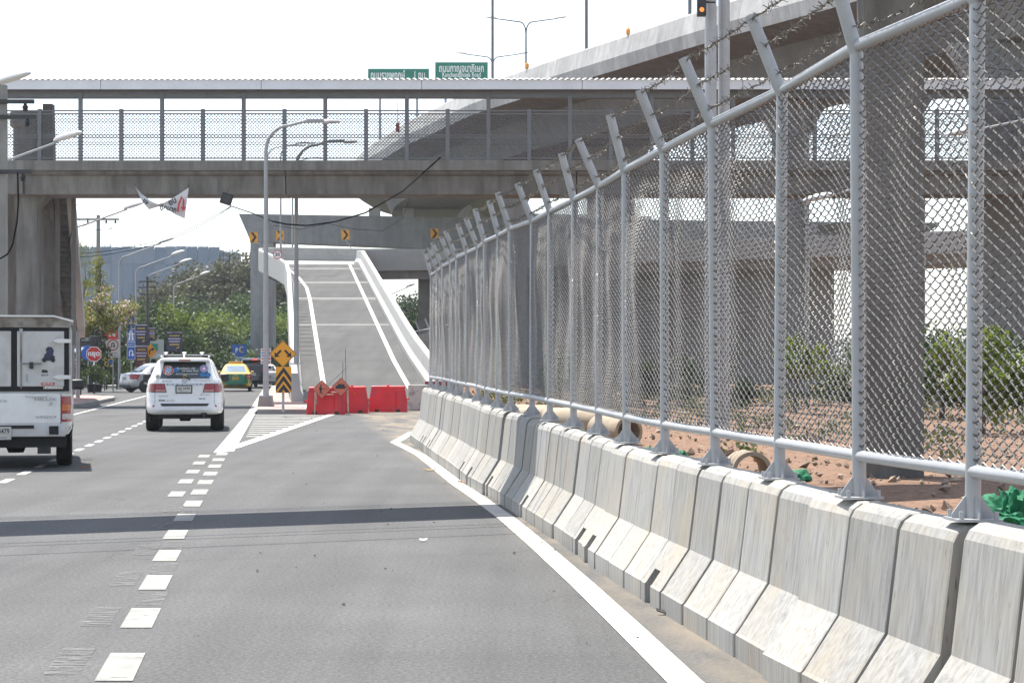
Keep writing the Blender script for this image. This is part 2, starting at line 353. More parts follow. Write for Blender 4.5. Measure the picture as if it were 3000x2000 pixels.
# right hand edge line, swinging in along the barrier and hooking round its end
pts = [(4.0,1.55),(7.5,1.22),(10.63,.90),(13,.715),(15.37,.52),(18.4,.255),(21.45,-.03),(24.7,-.38),(27.9,-.75),(32,-1.17),(36.3,-1.62),(39.5,-2.05),(42.1,-2.42)]
L_ = []; R_ = []
for i, (y, x) in enumerate(pts):
    a = pts[max(i-1,0)]; b = pts[min(i+1,len(pts)-1)]; d = Vector((b[1]-a[1], b[0]-a[0])).normalized(); n = Vector((d.y, -d.x))
    L_.append((x-n.x*.095, y-n.y*.095)); R_.append((x+n.x*.095, y+n.y*.095))
mark('edge_line', L_+R_[::-1], z=.006)
mark('edge_line', [(-2.5,42.0),(-2.3,41.8),(-2.22,48.0),(-2.42,48.2)], z=.007)


# dirt behind the fence
P = []
for j in range(70):
    row = []
    y = 3+ (j/69.0)**1.5*150
    for i in range(40):
        u = (3.22 if y < 43 else 7.1) + (i/39.0)**1.7*70
        h = .0 if i < 1 else .16*noise.noise(Vector((u*.5, y*.4, 0)))+.06*noise.noise(Vector((u*2.3, y*2.0, 3)))+.07
        row.append(U(u, y, h-.02))
    P.append(row)
soil = struct(MB().grid(P).build('dirt_ground', SOIL, smooth=True))
b = MB()
for i in range(7000):
    y = 6+rnd.random()**1.3*70; u = 3.35+rnd.random()**1.5*14; u += 3.9 if y > 42.5 else 0; p = U(u, y, .06+.16*noise.noise(Vector((u*.5, y*.4, 0)))+.02)
    s = .01+rnd.random()**4*.075
    M = Matrix.Translation(p) @ Matrix.Rotation(rnd.random()*6, 4, Vector((rnd.random(), rnd.random(), rnd.random())).normalized()) @ Matrix.Diagonal((s*1.3, s, s*.8, 1))
    b.add([M @ Vector(v) for v in ((1,0,0),(-1,0,.2),(0,1,-.1),(0,-1,.1),(.1,.1,1),(0,.2,-1))], ((0,2,4),(2,1,4),(1,3,4),(3,0,4),(2,0,5),(1,2,5),(3,1,5),(0,3,5)))
tag(stuff(b.build('rubble', mat('pale_rubble', (.22,.14,.095), .95, var=.6, scale=2.5, col2=(.45,.36,.28)))), 'scattered stones and rubble over the red dirt behind the fence', 'rubble')
# crumbs of debris on the tarmac
b = MB()
for i in range(130):
    y = 12+rnd.random()*50; u = -.5+rnd.random()*3.0; p = U(u, y, .012); s = .004+rnd.random()**3*.016
    M = Matrix.Translation(p) @ Matrix.Rotation(rnd.random()*6, 4, 'Z') @ Matrix.Diagonal((s*1.5, s, s*.5, 1))
    b.add([M @ Vector(v) for v in ((1,0,0),(-1,0,.2),(0,1,-.1),(0,-1,.1),(.1,.1,1),(0,.2,-1))], ((0,2,4),(2,1,4),(1,3,4),(3,0,4),(2,0,5),(1,2,5),(3,1,5),(0,3,5)))
tag(stuff(b.build('road_grit', mat('dark_grit', (.06,.05,.045), .9, var=.5))), 'dark crumbs of grit strewn over the new lane', 'debris')
for (px, py, s, m, lab, cat) in [(249,1372,.05,mat('rust_leaf',(.28,.08,.02),.8),'fallen rust brown leaf on the road beside the pickup wheel','leaf'),
                            (1365,1417,.09,mat('brown_leaf',(.22,.11,.05),.8),'curled brown leaf lying by the barrier foot','leaf'),
                            (1260,1380,.08,mat('dry_leaf',(.25,.19,.1),.8),'dry stick lying across the solid edge line','stick'),
                            (1956,1800,.06,mat('black_scrap',(.02,.02,.02),.7),'black scrap of rubber at the barrier foot','scrap'),
                            (1240,1587,.03,mat('white_scrap',(.7,.7,.68),.7),'white scrap of paper on the new lane','scrap')]:
    g = gp(px, py); b = MB(); rows = []
    for i in range(6):
        rows.append([g+Vector(((i-2.5)*s*.5, (j-1.5)*s*.45*(1-abs(i-2.5)/3.2), .012+s*.25*(abs(i-2.5)/2.5)**2+.004*j)) for j in range(4)])
    top = [[p+Vector((0,0,.006)) for p in r] for r in rows]
    b.grid(rows); b.grid(top)
    tag(b.build(cat, m), lab, cat)

# ------------------------------------------------------------------ barrier and fence line
POSTS = [(2.62,4.6),(2.43,6.1),(2.24,7.5)]+[((px-CX)/F*y, y) for px, y in
   [(2850,8.9),(2517,10.35),(2283,12.0),(2096,13.7),(1948,15.35),(1836,17.1),(1753,18.84),(1680,20.5),(1611,22.3),(1559,24.04),(1497,25.6),
    (1459,27.1),(1426,28.7),(1401,30.4),(1369,32.1),(1341,33.8),(1322,35.6),(1300,37.5),(1280,39.4),(1262,41.3)]]
def ztop(y): return .975+max(0, min(1, (y-16)/22))*.15
def line_x(y, cl=[None]):
    if cl[0] is None:                              # smoothed centre line
        xs = [p[0] for p in POSTS]
        sm = [xs[0]]+[(xs[i-1]+2*xs[i]+xs[i+1])/4 for i in range(1, len(xs)-1)]+[xs[-1]]
        cl[0] = sm
    sm = cl[0]; ys = [p[1] for p in POSTS]
    if y <= ys[0]: return sm[0]+(y-ys[0])*(sm[1]-sm[0])/(ys[1]-ys[0])
    for i in range(len(ys)-1):
        if y <= ys[i+1]:
            t = (y-ys[i])/(ys[i+1]-ys[i]); return sm[i]*(1-t)+sm[i+1]*t
    return sm[-1]+(y-ys[-1])*(sm[-1]-sm[-2])/(ys[-1]-ys[-2])
PROF = [(-.37,0),(-.37,.135),(-.355,.15),(-.175,.425),(-.115,.925),(-.095,.965),(-.05,.995),(.05,1.0),(.095,.965),(.115,.925),(.175,.425),(.355,.15),(.37,.135),(.37,0)]
def barrier_piece(ln, notch):
    b = MB(); g = .016
    def extr(prof, y0, y1, cham):
        secs = [(y0, cham), (y0+cham if cham else y0, 0), (y1-cham if cham else y1, 0), (y1, cham)] if cham else [(y0,0),(y1,0)]
        n = len(prof); o = len(b.v)
        for y, c in secs:
            for x, z in prof: b.v.append((x*(1-c*1.6), y, z*(1-c*.6) if z > .5 else z))
        for i in range(len(secs)-1):
            for k in range(n): b.f.append((o+i*n+k, o+i*n+(k+1) % n, o+(i+1)*n+(k+1) % n, o+(i+1)*n+k))
        b.f.append(tuple(range(o, o+n))); b.f.append(tuple(range(o+(len(secs)-1)*n, o+len(secs)*n))[::-1])
    if not notch: extr(PROF, g, ln-g, .012)
    else:
        NP = [(-.19,0),(-.19,.16),(-.30,.19),(-.30,.235)]+PROF[3:]
        NP = [(-.18,0),(-.18,.238),(-.297,.24)]+PROF[3:]
        extr(PROF, g, ln*.5, 0); extr(NP, ln*.5+.0, ln*.5+.2, 0); extr(PROF, ln*.5+.2, ln-g, 0)
    return b.mesh('panel')
SL = .7
for me_ in ():pass
piece = [barrier_piece(SL, False), barrier_piece(SL, True)]
for m_ in piece: m_.materials.append(BARR)
ords = ['nearest','second','third','fourth','fifth','sixth','seventh','eighth','ninth','tenth','eleventh','twelfth','thirteenth','fourteenth','fifteenth','sixteenth','seventeenth','farthest']
NOTCH = {13, 17, 18, 24, 29, 32, 34, 45, 47, 48}
k = 0; y = 4.6; seg = 0
while seg < 18:
    root = None; n = 3
    dxs = rnd.uniform(-.012, .012); dz = rnd.uniform(-.008, .008)
    for i in range(n):
        y2 = y+SL*.994; p = Vector((line_x(y), y, 0)); q = Vector((line_x(y2), y2, 0)); rz = math.atan2(-(q.x-p.x), q.y-p.y)
        if root is None:
            root = thing('concrete_barrier', ('%s grey concrete barrier section in the row below the fence%s' % (ords[seg], ', counting from the camera' if 0 < seg < 17 else ' by the camera' if seg == 0 else ' beside the red barriers')), 'barrier', p+Vector((dxs,0,0)), rz, 'concrete barrier sections under the fence')
        o = obj('panel', piece[1 if k in NOTCH else 0], None, root)
        o.matrix_parent_inverse = Matrix.Identity(4)
        o.location = (rnd.uniform(-.003,.003), i*SL*.998, 0)
        o.scale = (1, .9975, ztop(y)+dz+rnd.uniform(-.006,.006)+(.0 if i else .0))
        k += 1; y = y2
    y += .012; seg += 1
YEND = y

fence = thing('chain_link_fence', 'long grey chain link fence with leaning barbed wire arms along the concrete barriers', 'fence', (POSTS[3][0], POSTS[3][1], ztop(9)))
fM = Matrix.Translation(fence.location).inverted()
def fbuild(b, name, m, parent=fence, smooth=True):
    for i, v in enumerate(b.v): b.v[i] = tuple(Vector(v)-Vector(fence.location))
    return b.build(name, m, parent, smooth)
FH = 2.28; ARM = Vector((-.175, 0, .445))
tops = []
def plate_mesh():
    b = MB().cbox((0,0,.006), (.2,.2,.012))
    for sx, sy in ((1,0),(-1,0),(0,1),(0,-1)):
        if sx: b.prism([(sx*.03,.01),(sx*.095,.01),(sx*.095,.03),(sx*.034,.11)], -.004, .004)
        else: b.prism([(.03,.01),(.095,.01),(.095,.03),(.034,.11)], -.004, .004, Matrix.Rotation(sy*math.pi/2, 4, 'Z'))
    for sx in (-1,1):
        for sy in (-1,1): b.tube([(sx*.078, sy*.078, .01), (sx*.078, sy*.078, .045)], .011, 6)
    return b.mesh('base_plate')
PLATE = plate_mesh(); PLATE.materials.append(GALV)
post_me = MB().tube([(0,0,.0),(0,0,FH)], .035, 12).mesh('post', True); post_me.materials.append(GALV)
arm_me = MB().tube([(0,0,-.03), tuple(ARM)], .037, 12).mesh('arm', True); arm_me.materials.append(GALV)
for i, (x, y) in enumerate(POSTS):
    z = ztop(y)+.002; o = obj('post', post_me, None, fence); lean = rnd.uniform(-.012, .012)
    o.location = Vector((x, y, z))-Vector(fence.location); o.rotation_euler = (rnd.uniform(-.006,.006), lean, HEAD)
    c = obj('base_plate', PLATE, None, o)
    a = obj('arm', arm_me, None, o); a.location = (0,0,FH); a.rotation_euler = (rnd.uniform(-.05,.05), rnd.uniform(-.09,.09), rnd.uniform(-.1,.1))
    top = Vector((x, y, z))+Matrix.Rotation(lean, 3, 'Y') @ Vector((0,0,FH)); tops.append((Vector((x,y,z)), top, Matrix.Rotation(HEAD, 3, 'Z') @ a.rotation_euler.to_matrix() @ ARM))
for i in range(len(tops)-1):
    (p, t, _), (p2, t2, _) = tops[i], tops[i+1]
    fbuild(MB().tube([t+(0*t), t2], .031, 10), 'top_rail', GALV)
    fbuild(MB().tube([p+Vector((0,0,.215)), p2+Vector((0,0,.215))], .031, 10), 'bottom_rail', GALV)
# chain link: flattened spirals hooked into one another
def link_panel(seed, amp):
    r = random.Random(seed); b = MB(); w = 1.5; h = FH-.24; d = .054; n = int(w/d); rows = int(h/(d/2))
    ph = r.uniform(0, 6)
    def bulge(x, z):
        e = math.sin(math.pi*min(max(x/w,0),1)); f = math.sin(math.pi*min(max(z/h,0),1))
        return amp*e*f + .012*e*math.sin(z*5+ph) + .01*math.sin(x*9+ph)*f
    for c in range(n+1):
        x0 = (c+.25)*w/(n+.5); pts = []
        sgn = 1 if c % 2 else -1
        for j in range(rows+1):
            z = j*h/rows+r.uniform(-.003,.003); x = x0+sgn*w/(n+.5)*.5; sgn = -sgn
            if x < .01 or x > w-.005: x = min(max(x, .01), w-.005)
            pts.append(Vector((x+r.uniform(-.002,.002), bulge(x, z), z)))
        # flattened spiral: one stroke in front, the next behind
        fin = [pts[0]]; q = 1 if c % 2 else -1
        for j in range(1, len(pts)-1):
            t0 = .008*(1 if (j-1) % 2 else -1)*q; fin += [pts[j].lerp(pts[j-1], .12)+Vector((0,t0,0)), pts[j].lerp(pts[j+1], .12)-Vector((0,t0,0))]
        fin.append(pts[-1]); b.tube(fin, .0040, 4, False)
    return b.mesh('wire_mesh', True)
LINKS = [link_panel(s, a) for s, a in ((1,.03),(2,-.045),(3,.0),(4,.06))]
for m_ in LINKS: m_.materials.append(WIRE)
for i in range(len(tops)-1):
    (p, t, _), (p2, t2, _) = tops[i], tops[i+1]; d = p2-p
    o = obj('wire_mesh', LINKS[(i*7+i//3) % 4], None, fence)
    o.location = p+Vector((.0,0,.235))-Vector(fence.location); o.rotation_euler = (0, -math.atan2(d.z, Vector((d.x,d.y)).length), math.atan2(d.y, d.x))
    o.scale = (d.length/1.5, 1, ((t.z-p.z)-.25)/(FH-.24))
# barbed wire: two twisted strands with barbs
for fr in (.2, .58, .95):
    b = MB(); r = random.Random(int(fr*100))
    for i in range(len(tops)-1):
        A = tops[i][1]+tops[i][2]*fr; Bp = tops[i+1][1]+tops[i+1][2]*fr; ln = (Bp-A).length; sag = r.uniform(.0, .035)
        st = max(10, int(ln/.03)); p1 = []; p2 = []
        for s in range(st+1):
            t = s/st; c = A.lerp(Bp, t)-Vector((0,0,sag*4*t*(1-t)))+Vector((0,0,.006*math.sin(t*31+i))); an = t*ln*60
            off = Vector((math.cos(an), 0, math.sin(an)))*.004; p1.append(c+off); p2.append(c-off)
        b.tube(p1, .0032, 3, False); b.tube(p2, .0032, 3, False)
        s = r.uniform(.02,.08)
        while s < ln:
            c = A.lerp(Bp, s/ln)-Vector((0,0,sag*4*(s/ln)*(1-s/ln)))
            for q in range(4):
                dv = Vector((r.uniform(-1,1), r.uniform(-.5,.5), r.uniform(-1,1))).normalized()*.04
                b.tube([c-dv*.2, c+dv], [.0038,.0016], 3, False)
            s += .095
    fbuild(b, 'barbed_wire', BARB, fence, False)
# ------------------------------------------------------------------ the ramp up to the elevated road
def rampz(y):
    if y < 70: return 0.0
    if y < 82: return .12*(y-70)**2/24
    return .72+.12*(y-82)
def wall(b, pts, h, prof):                          # sweep a parapet section (side, z) along a 3D polyline; side>0 = right of travel
    secs = []
    for i, p in enumerate(pts):
        a = pts[max(i-1,0)]; c = pts[min(i+1,len(pts)-1)]; d = Vector((c.x-a.x, c.y-a.y, 0)).normalized(); n = Vector((d.y, -d.x, 0))
        secs.append([p+n*s+Vector((0,0,z)) for s, z in prof])
    m = len(prof)
    o = len(b.v)
    for s in secs: b.v += [tuple(v) for v in s]
    for i in range(len(secs)-1):
        for k in range(m): b.f.append((o+i*m+k, o+i*m+(k+1) % m, o+(i+1)*m+(k+1) % m, o+(i+1)*m+k))
    b.f.append(tuple(range(o, o+m))); b.f.append(tuple(range(o+(len(secs)-1)*m, o+len(secs)*m))[::-1])
    return b
def rib(b, Ls, Rs, th, sk=0.0):                      # deck slab between two edges
    n = len(Ls); o = len(b.v)
    for l, r in zip(Ls, Rs):
        c = (l+r)/2
        b.v += [tuple(l), tuple(r), tuple(r.lerp(c, sk)-Vector((0,0,th))), tuple(l.lerp(c, sk)-Vector((0,0,th)))]
    for i in range(n-1):
        for k in range(4): b.f.append((o+4*i+k, o+4*i+(k+1) % 4, o+4*i+4+(k+1) % 4, o+4*i+4+k))
    b.f.append((o,o+1,o+2,o+3)); e = o+4*(n-1); b.f.append((e+3,e+2,e+1,e)); return b
ramp = thing('ramp', 'concrete ramp road climbing away behind the red barriers', 'ramp', U(3.3, 72))
def rbuild(b, name, m, parent=ramp, smooth=False):
    for i, v in enumerate(b.v): b.v[i] = tuple(Vector(v)-Vector(ramp.location))
    return b.build(name, m, parent, smooth)
ys = [72,74,76,78,80,82,86,90,96,104,112,120,128,136,140,144,148]
def lu(y): return .85 if y < 134 else .85-.055*(y-134)**1.35
def ru(y): return 5.62 if y > 92 else 5.62+.35*((92-y)/20)
Ls = [U(lu(y), y, rampz(y)) for y in ys]; Rs = [U(ru(y), y, rampz(y)) for y in ys]
rbuild(rib(MB(), Ls, Rs, .9), 'deck', ASPH2)
# curve at the top: edges swing right
TL = [Ls[-1], Vector((-18.3,151.5,9.0)), Vector((-17.2,155.5,9.3)), Vector((-13.5,158.6,9.4)), Vector((-8,159.6,9.4)), Vector((0,159,9.4)), Vector((12,155.5,9.4)), Vector((28,148,9.4)), Vector((50,136,9.4))]
TR = [Rs[-1], Vector((-11.5,149.2,8.7)), Vector((-11.1,149.9,8.75)), Vector((-10.4,150.3,8.75)), Vector((-6,150.2,8.8)), Vector((0,149.2,8.95)), Vector((10,146,9.15)), Vector((24,139.5,9.3)), Vector((45,127.5,9.3))]
rbuild(rib(MB(), TL, TR, 1.15, .12), 'curved_deck', CON_VIA)
# earth-filled side walls under the lower half, piers beyond
b = MB()
lo = [i for i, y in enumerate(ys) if y <= 104]
b2 = [Ls[i]-Vector((-.12,0,.9)) for i in lo]; b3 = [Rs[i]-Vector((.12,0,.9)) for i in lo]
for i in range(len(lo)-1):
    for A in (b2, b3): b.add([A[i], A[i+1], (A[i+1].x, A[i+1].y, -.05), (A[i].x, A[i].y, -.05)], [(0,1,2,3)])
rbuild(b, 'retaining_wall', CON_GRY)
for y in (117, 131, 146):
    rbuild(MB().box((U(2.4,y).x,y-.5,-.05),(U(4.2,y).x,y+.5,rampz(y)-.9)), 'pier', CON_VIA)
# jersey shaped parapets
JP = [(0,0),(0,.18),(-.14,.42),(-.19,.95),(-.22,1.0),(-.44,1.0),(-.46,.9),(-.46,-.5),(0,-.5)]
JPL = [(s, z) for s, z in JP]; JPR = [(-s, z) for s, z in JP]
yl = [76.5]+[y for y in ys if y > 77]
rbuild(wall(MB(), [U(lu(y), y, rampz(y)+.003) for y in yl]+TL[1:], 1, JPL), 'parapet', CON_NEW)
rbuild(wall(MB(), [p+Vector((0,0,.003)) for p in Rs]+TR[1:], 1, JPR), 'parapet', CON_NEW)
# painted lines, cross joints and drain slots on the ramp
def rline(u0, u1, w):
    n = [y for y in ys if y >= 76]
    b = MB(); b.grid([[U(u0(y)-w/2, y, rampz(y)+.012), U(u0(y)+w/2, y, rampz(y)+.012)] for y in n]); return b
rbuild(rline(lambda y: 1.72 if y < 122 else 1.72-.0026*(y-122)**2, 0, .2), 'edge_line', PAINT)
rbuild(rline(lambda y: 4.98 if y > 90 else 4.98+.012*(90-y), 0, .2), 'edge_line', PAINT)
for y in (105.3, 119.8, 131.5, 143.2):
    for dy in (0, .85) if y > 110 else (0,):
        q = y+dy; b = MB().add([U(lu(q)+.03, q, rampz(q)+.009), U(ru(q)-.03, q, rampz(q)+.009), U(ru(q)-.03, q+.22, rampz(q+.22)+.009), U(lu(q)+.03, q+.22, rampz(q+.22)+.009)], [(0,1,2,3)])
        rbuild(b, 'expansion_joint', CON_NEW)
for i in range(26):
    q = 92+i*1.75; u0 = lu(q)+.06
    if q < 134:
        rbuild(MB().add([U(u0, q, rampz(q)+.011), U(u0+.62, q, rampz(q)+.011), U(u0+.62, q+.2, rampz(q+.2)+.011), U(u0, q+.2, rampz(q+.2)+.011)], [(0,1,2,3)]), 'drain_slot', BLACK)
for i in range(8):
    q = 131+i*1.6; u0 = ru(q)-.6
    rbuild(MB().add([U(u0, q, rampz(q)+.011), U(u0+.5, q, rampz(q)+.011), U(u0+.5, q+.2, rampz(q+.2)+.011), U(u0, q+.2, rampz(q+.2)+.011)], [(0,1,2,3)]), 'drain_slot', BLACK)
W0 = [Vector((-7,152.6,0)), Vector((0,151.9,0)), Vector((10,148.6,0)), Vector((19.5,144.4,0))]
for a, c in zip(W0, W0[1:]):                           # wall under the curved deck, with pilasters
    d = (c-a).normalized(); n = Vector((-d.y, d.x, 0))
    b = MB(); v = [a, c, c+n*.5, a+n*.5]; b.add([p-Vector((0,0,.05)) for p in v]+[p+Vector((0,0,8.0)) for p in v], [(0,1,2,3),(7,6,5,4),(0,4,5,1),(1,5,6,2),(2,6,7,3),(3,7,4,0)]); rbuild(b, 'abutment_wall', CON_GRY)
    for t in (.2,.6): p = a.lerp(c,t); rbuild(MB().box((p.x-.3,p.y-.35,-.05),(p.x+.3,p.y+.1,8.1)), 'pilaster', CON_VIA)
for x, y in ((22, 145.5), (40, 136)):
    rbuild(MB().box((x-.8,y-.6,-.05),(x+.8,y+.6,8.4)), 'pier', CON_VIA)

# ------------------------------------------------------------------ upper viaduct
VO = [(30,50),(22,67),(17.6,76),(13.4,85.4),(9.2,94.4),(4.9,104.6),(2.4,110.5),(-.2,117),(-2.5,123),(-5.1,132.5),(-7.4,140.5),(-9.3,149),(-11.4,158),(-13.0,168),(-13.9,180),(-13.6,192),(-12.4,205),(-8.5,217),(0,226),(16,232),(45,236)]
def smooth(pts, n=4):
    out = []
    for i in range(len(pts)-1):
        p0 = Vector(pts[max(i-1,0)]); p1 = Vector(pts[i]); p2 = Vector(pts[i+1]); p3 = Vector(pts[min(i+2,len(pts)-1)])
        for k in range(n):
            t = k/n; out.append(.5*((2*p1)+(-p0+p2)*t+(2*p0-5*p1+4*p2-p3)*t*t+(-p0+3*p1-3*p2+p3)*t**3))
    out.append(Vector(pts[-1])); return out
vo = smooth(VO, 4)
via = thing('viaduct', 'high curving concrete flyover crossing the sky above the footbridge', 'viaduct', (6, 112, 0))
def vbuild(b, name, m, parent=via, smooth_=False):
    for i, v in enumerate(b.v): b.v[i] = tuple(Vector(v)-Vector(via.location))
    return b.build(name, m, parent, smooth_)
ZE = 16.4; WD = 12.5
secs = []
nrm = []
for i, p in enumerate(vo):
    a = vo[max(i-1,0)]; c = vo[min(i+1,len(vo)-1)]; d = (c-a).normalized(); n = Vector((d.y, -d.x)); nrm.append(n)
prof = [(.05,ZE+.35),(.05,ZE+.02),(2.6,ZE-.35),(3.4,ZE-2.1),(9.1,ZE-2.1),(9.9,ZE-.35),(WD,ZE+.02),(WD,ZE+.35)]
b = MB(); o = 0
for p, n in zip(vo, nrm):
    for s, z in prof: b.v.append((p.x+n.x*s, p.y+n.y*s, z))
m = len(prof)
for i in range(len(vo)-1):
    for k in range(m): b.f.append((i*m+k, i*m+(k+1) % m, (i+1)*m+(k+1) % m, (i+1)*m+k))
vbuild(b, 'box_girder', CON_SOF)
# parapet panels, one by one, with open joints
acc = 0; pan = None
L_tot = 0; dd = [0]
for i in range(len(vo)-1): L_tot += (vo[i+1]-vo[i]).length; dd.append(L_tot)
def along(s):
    for i in range(len(vo)-1):
        if s <= dd[i+1]:
            t = (s-dd[i])/(dd[i+1]-dd[i]); return vo[i].lerp(vo[i+1], t), nrm[i].lerp(nrm[i+1], t).normalized()
    return vo[-1], nrm[-1]
PW = 1.35
pp = [(0,-.02),(-.10,.62),(.10,1.55),(.16,1.62),(.3,1.62),(.3,.36),(.05,.36)]
pm = MB(); mm = len(pp)
pm.v = [(0, 0, 0)]*0
for e in (.008, PW-.008): pm.v += [(s, e, z) for s, z in pp]
pm.f = [(k, (k+1) % mm, mm+(k+1) % mm, mm+k) for k in range(mm)]+[tuple(range(mm)), tuple(range(2*mm-1, mm-1, -1))]
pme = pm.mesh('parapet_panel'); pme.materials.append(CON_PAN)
s = 6.0
while s < L_tot-30:
    p, n = along(s); q, _ = along(s+PW); d = (q-p)
    ob = obj('parapet_panel', pme, None, via); ob.location = (p.x-via.location.x, p.y-via.location.y, ZE); ob.rotation_euler = (0,0,math.atan2(-d.x, d.y))
    s += PW*.998
for x, y, w in ((13.6,100,1.2),(16.6,90,2.5),(19.6,82,1.9),(6.2,121,1.6),(.2,138,1.6),(25,70,1.8)):
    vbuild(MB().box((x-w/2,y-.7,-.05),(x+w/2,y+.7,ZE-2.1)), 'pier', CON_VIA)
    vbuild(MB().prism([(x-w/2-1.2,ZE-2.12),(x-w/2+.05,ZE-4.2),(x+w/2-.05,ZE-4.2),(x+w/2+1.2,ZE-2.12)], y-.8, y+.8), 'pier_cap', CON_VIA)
for x, y in ((14.3,99.2),(17.9,89.2),(7.1,120.2)): vbuild(MB().tube([(x,y,0),(x,y,ZE-4),(x-.4,y,ZE-2.2)], .11, 8), 'drain_pipe', mat('pvc_pipe',(.5,.5,.48),.5))
# amber reflectors on the parapet
AMB = mat('amber_reflector', (.75,.3,.02), .3, var=.1)
for sx in (58, 71, 84, 98):
    p, n = along(sx); vbuild(MB().lathe([(.1,0),(.12,.12),(.11,.25),(.05,.34)], (p.x+.12, p.y+.1, ZE+1.62), 8), 'reflector', AMB)
# portal beam that carries the far end of the viaduct
portal = thing('portal_frame', 'grey concrete portal beam on a tall square column beyond the ramp', 'portal frame', (-20.8,170,0))
MB().prism([(-1.75,13.8),(46,13.0),(46,9.4),(22,10.6),(-.75,11.5)], -1.1, 1.1).build('beam', CON_VIA, portal)
MB().box((-.8,-.95,-.05),(1.1,.95,11.55)).build('column', CON_VIA, portal)
MB().box((21.6,-.95,-.05),(23,.95,10.7)).build('column', CON_VIA, portal)
MB().box((42,-.95,-.05),(44,.95,9.6)).build('column', CON_VIA, portal)
for x in (9.4, 12.2): MB().box((x-.45,-.5,13.5),(x+.45,.5,14.32)).build('bearing', CON_NEW, portal)

# ------------------------------------------------------------------ covered footbridge
BY = 77.3; BYP = 76.0                              # centre line, and the plane of the near railing
def bx(px): return (px-CX)/F*BYP
def bz(py): return HC+(YH-py)*BYP/F
fb = thing('footbridge', 'covered concrete footbridge with mesh railings spanning the whole road', 'footbridge', (0, BY, 0))
x0, x1 = bx(66), 27.0
xL = -27.0
MB().prism([(0,bz(505)),(0,bz(474)),(-2.7,bz(474)),(-2.7,bz(505))], x0, x1, Matrix.Rotation(-math.pi/2, 4, 'Z') @ Matrix.Translation((-1.35+2.7,0,0)) ).build('deck_slab', CON_OLD, fb) if False else None
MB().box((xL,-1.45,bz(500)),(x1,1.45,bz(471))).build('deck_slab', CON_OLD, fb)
for xs, xe in ((x0, bx(835)-.02), (bx(835)+.02, bx(1690)-.02), (bx(1690)+.02, x1)):
    MB().prism([(-1.28,bz(500)),(-1.28,bz(510)),(-1.1,bz(516)),(-1.0,bz(567)),(1.0,bz(567)),(1.1,bz(516)),(1.28,bz(510)),(1.28,bz(500))], xs, xe, Matrix.Rotation(-math.pi/2, 4, 'Z')).build('girder', CON_OLD, fb) if False else None
    b = MB(); pr = [(-1.28,bz(500)),(-1.28,bz(509)),(-1.08,bz(515)),(-1.0,bz(567)),(1.0,bz(567)),(1.08,bz(515)),(1.28,bz(509)),(1.28,bz(500))]
    k = len(pr); b.v = [(xs, y, z) for y, z in pr]+[(xe, y, z) for y, z in pr]
    b.f = [tuple(range(k)), tuple(range(2*k-1,k-1,-1))]+[(i,k+i,k+(i+1) % k,(i+1) % k) for i in range(k)]
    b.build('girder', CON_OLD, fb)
# posts: tall ones carry the roof, short ones the mesh
def ipost(x, y, z0, z1):
    return MB().box((x-.075,y-.06,z0),(x+.075,y-.05,z1)).box((x-.012,y-.05,z0),(x+.012,y+.05,z1)).box((x-.075,y+.05,z0),(x+.075,y+.06,z1))
sp = bx(475)-bx(236)
px_ = bx(236)-2*sp; i = 0
while px_ < x1:
    for yy in (-1.3,):
        ipost(px_, yy, bz(471), bz(268)).build('roof_post', BRSTEEL, fb)
        if px_+sp/2 < x1: ipost(px_+sp/2, yy, bz(471), bz(320)).build('rail_post', BRSTEEL, fb)
    px_ += sp
for yy in (-1.3, 1.3):
    for py, h in ((325,.05),(334,.05),(396,.035),(403,.035),(464,.05)):
        h = h if yy < 0 else .016; MB().box((xL,yy-h/2,bz(py)-h/2),(x1,yy+h/2,bz(py)+h/2)).build('rail', BRSTEEL, fb)
# diamond mesh infill, one sheet per bay
def diamond(w, h, d, r):
    b = MB(); n = int((w+h)/d)
    for s in (1, -1):
        for i in range(n+1):
            c = -h+i*(w+h)/n
            a0 = max(0, c); a1 = min(w, c+h)
            if a1-a0 < .02: continue
            p = Vector((a0, 0, a0-c)); q = Vector((a1, 0, a1-c))
            if s < 0: p.x = w-p.x; q.x = w-q.x
            b.tube([p, q], r, 3, False)
    return b.mesh('mesh_sheet')
bw = sp/2-.16; bh = bz(334)-bz(464)
dm = diamond(bw, bh, .13, .0125); dm.materials.append(BRSTEEL)
px_ = bx(236)-2*sp
while px_ < x1-sp/2:
    for yy in (-1.3,):
        o = obj('mesh_sheet', dm, None, fb); o.location = (px_+.08, yy, bz(464))
    px_ += sp/2
# roof
b = MB().box((xL,-1.75,bz(267)),(x1,-1.72,bz(238))).box((xL,1.72,bz(267)),(x1,1.75,bz(238)))
xx = xL
b = MB()
while xx < x1:
    MB().box((xx,-1.78,bz(267)),(min(xx+5.9,x1),-1.74,bz(238))).build('fascia', FASCIA, fb); MB().box((xx,1.74,bz(256)),(min(xx+5.9,x1),1.78,bz(238))).build('fascia', FASCIA, fb); xx += 5.92
for yy, py in ((-1.25,287),(1.25,264)): MB().box((xL,yy-.07,bz(py)),(x1,yy+.07,bz(258))).build('roof_beam', BRSTEEL, fb)
MB().box((xL,-1.73,bz(257)),(x1,1.73,bz(257)+.04)).build('ceiling', mat('roof_lining',(.35,.36,.37),.7), fb)
rows = []
nx = int((x1-xL)/.055)
for yy, zz in ((-1.86, bz(240)+.02), (-.9, bz(228)+.02), (0, bz(222)+.02), (.9, bz(228)+.02), (1.86, bz(240)+.02)):
    rows.append([Vector((xL+i*.055, yy, zz+.02*(1 if (i % 4) < 2 else -1))) for i in range(nx+1)])
MB().grid(rows).build('roof_sheet', ROOFSH, fb)
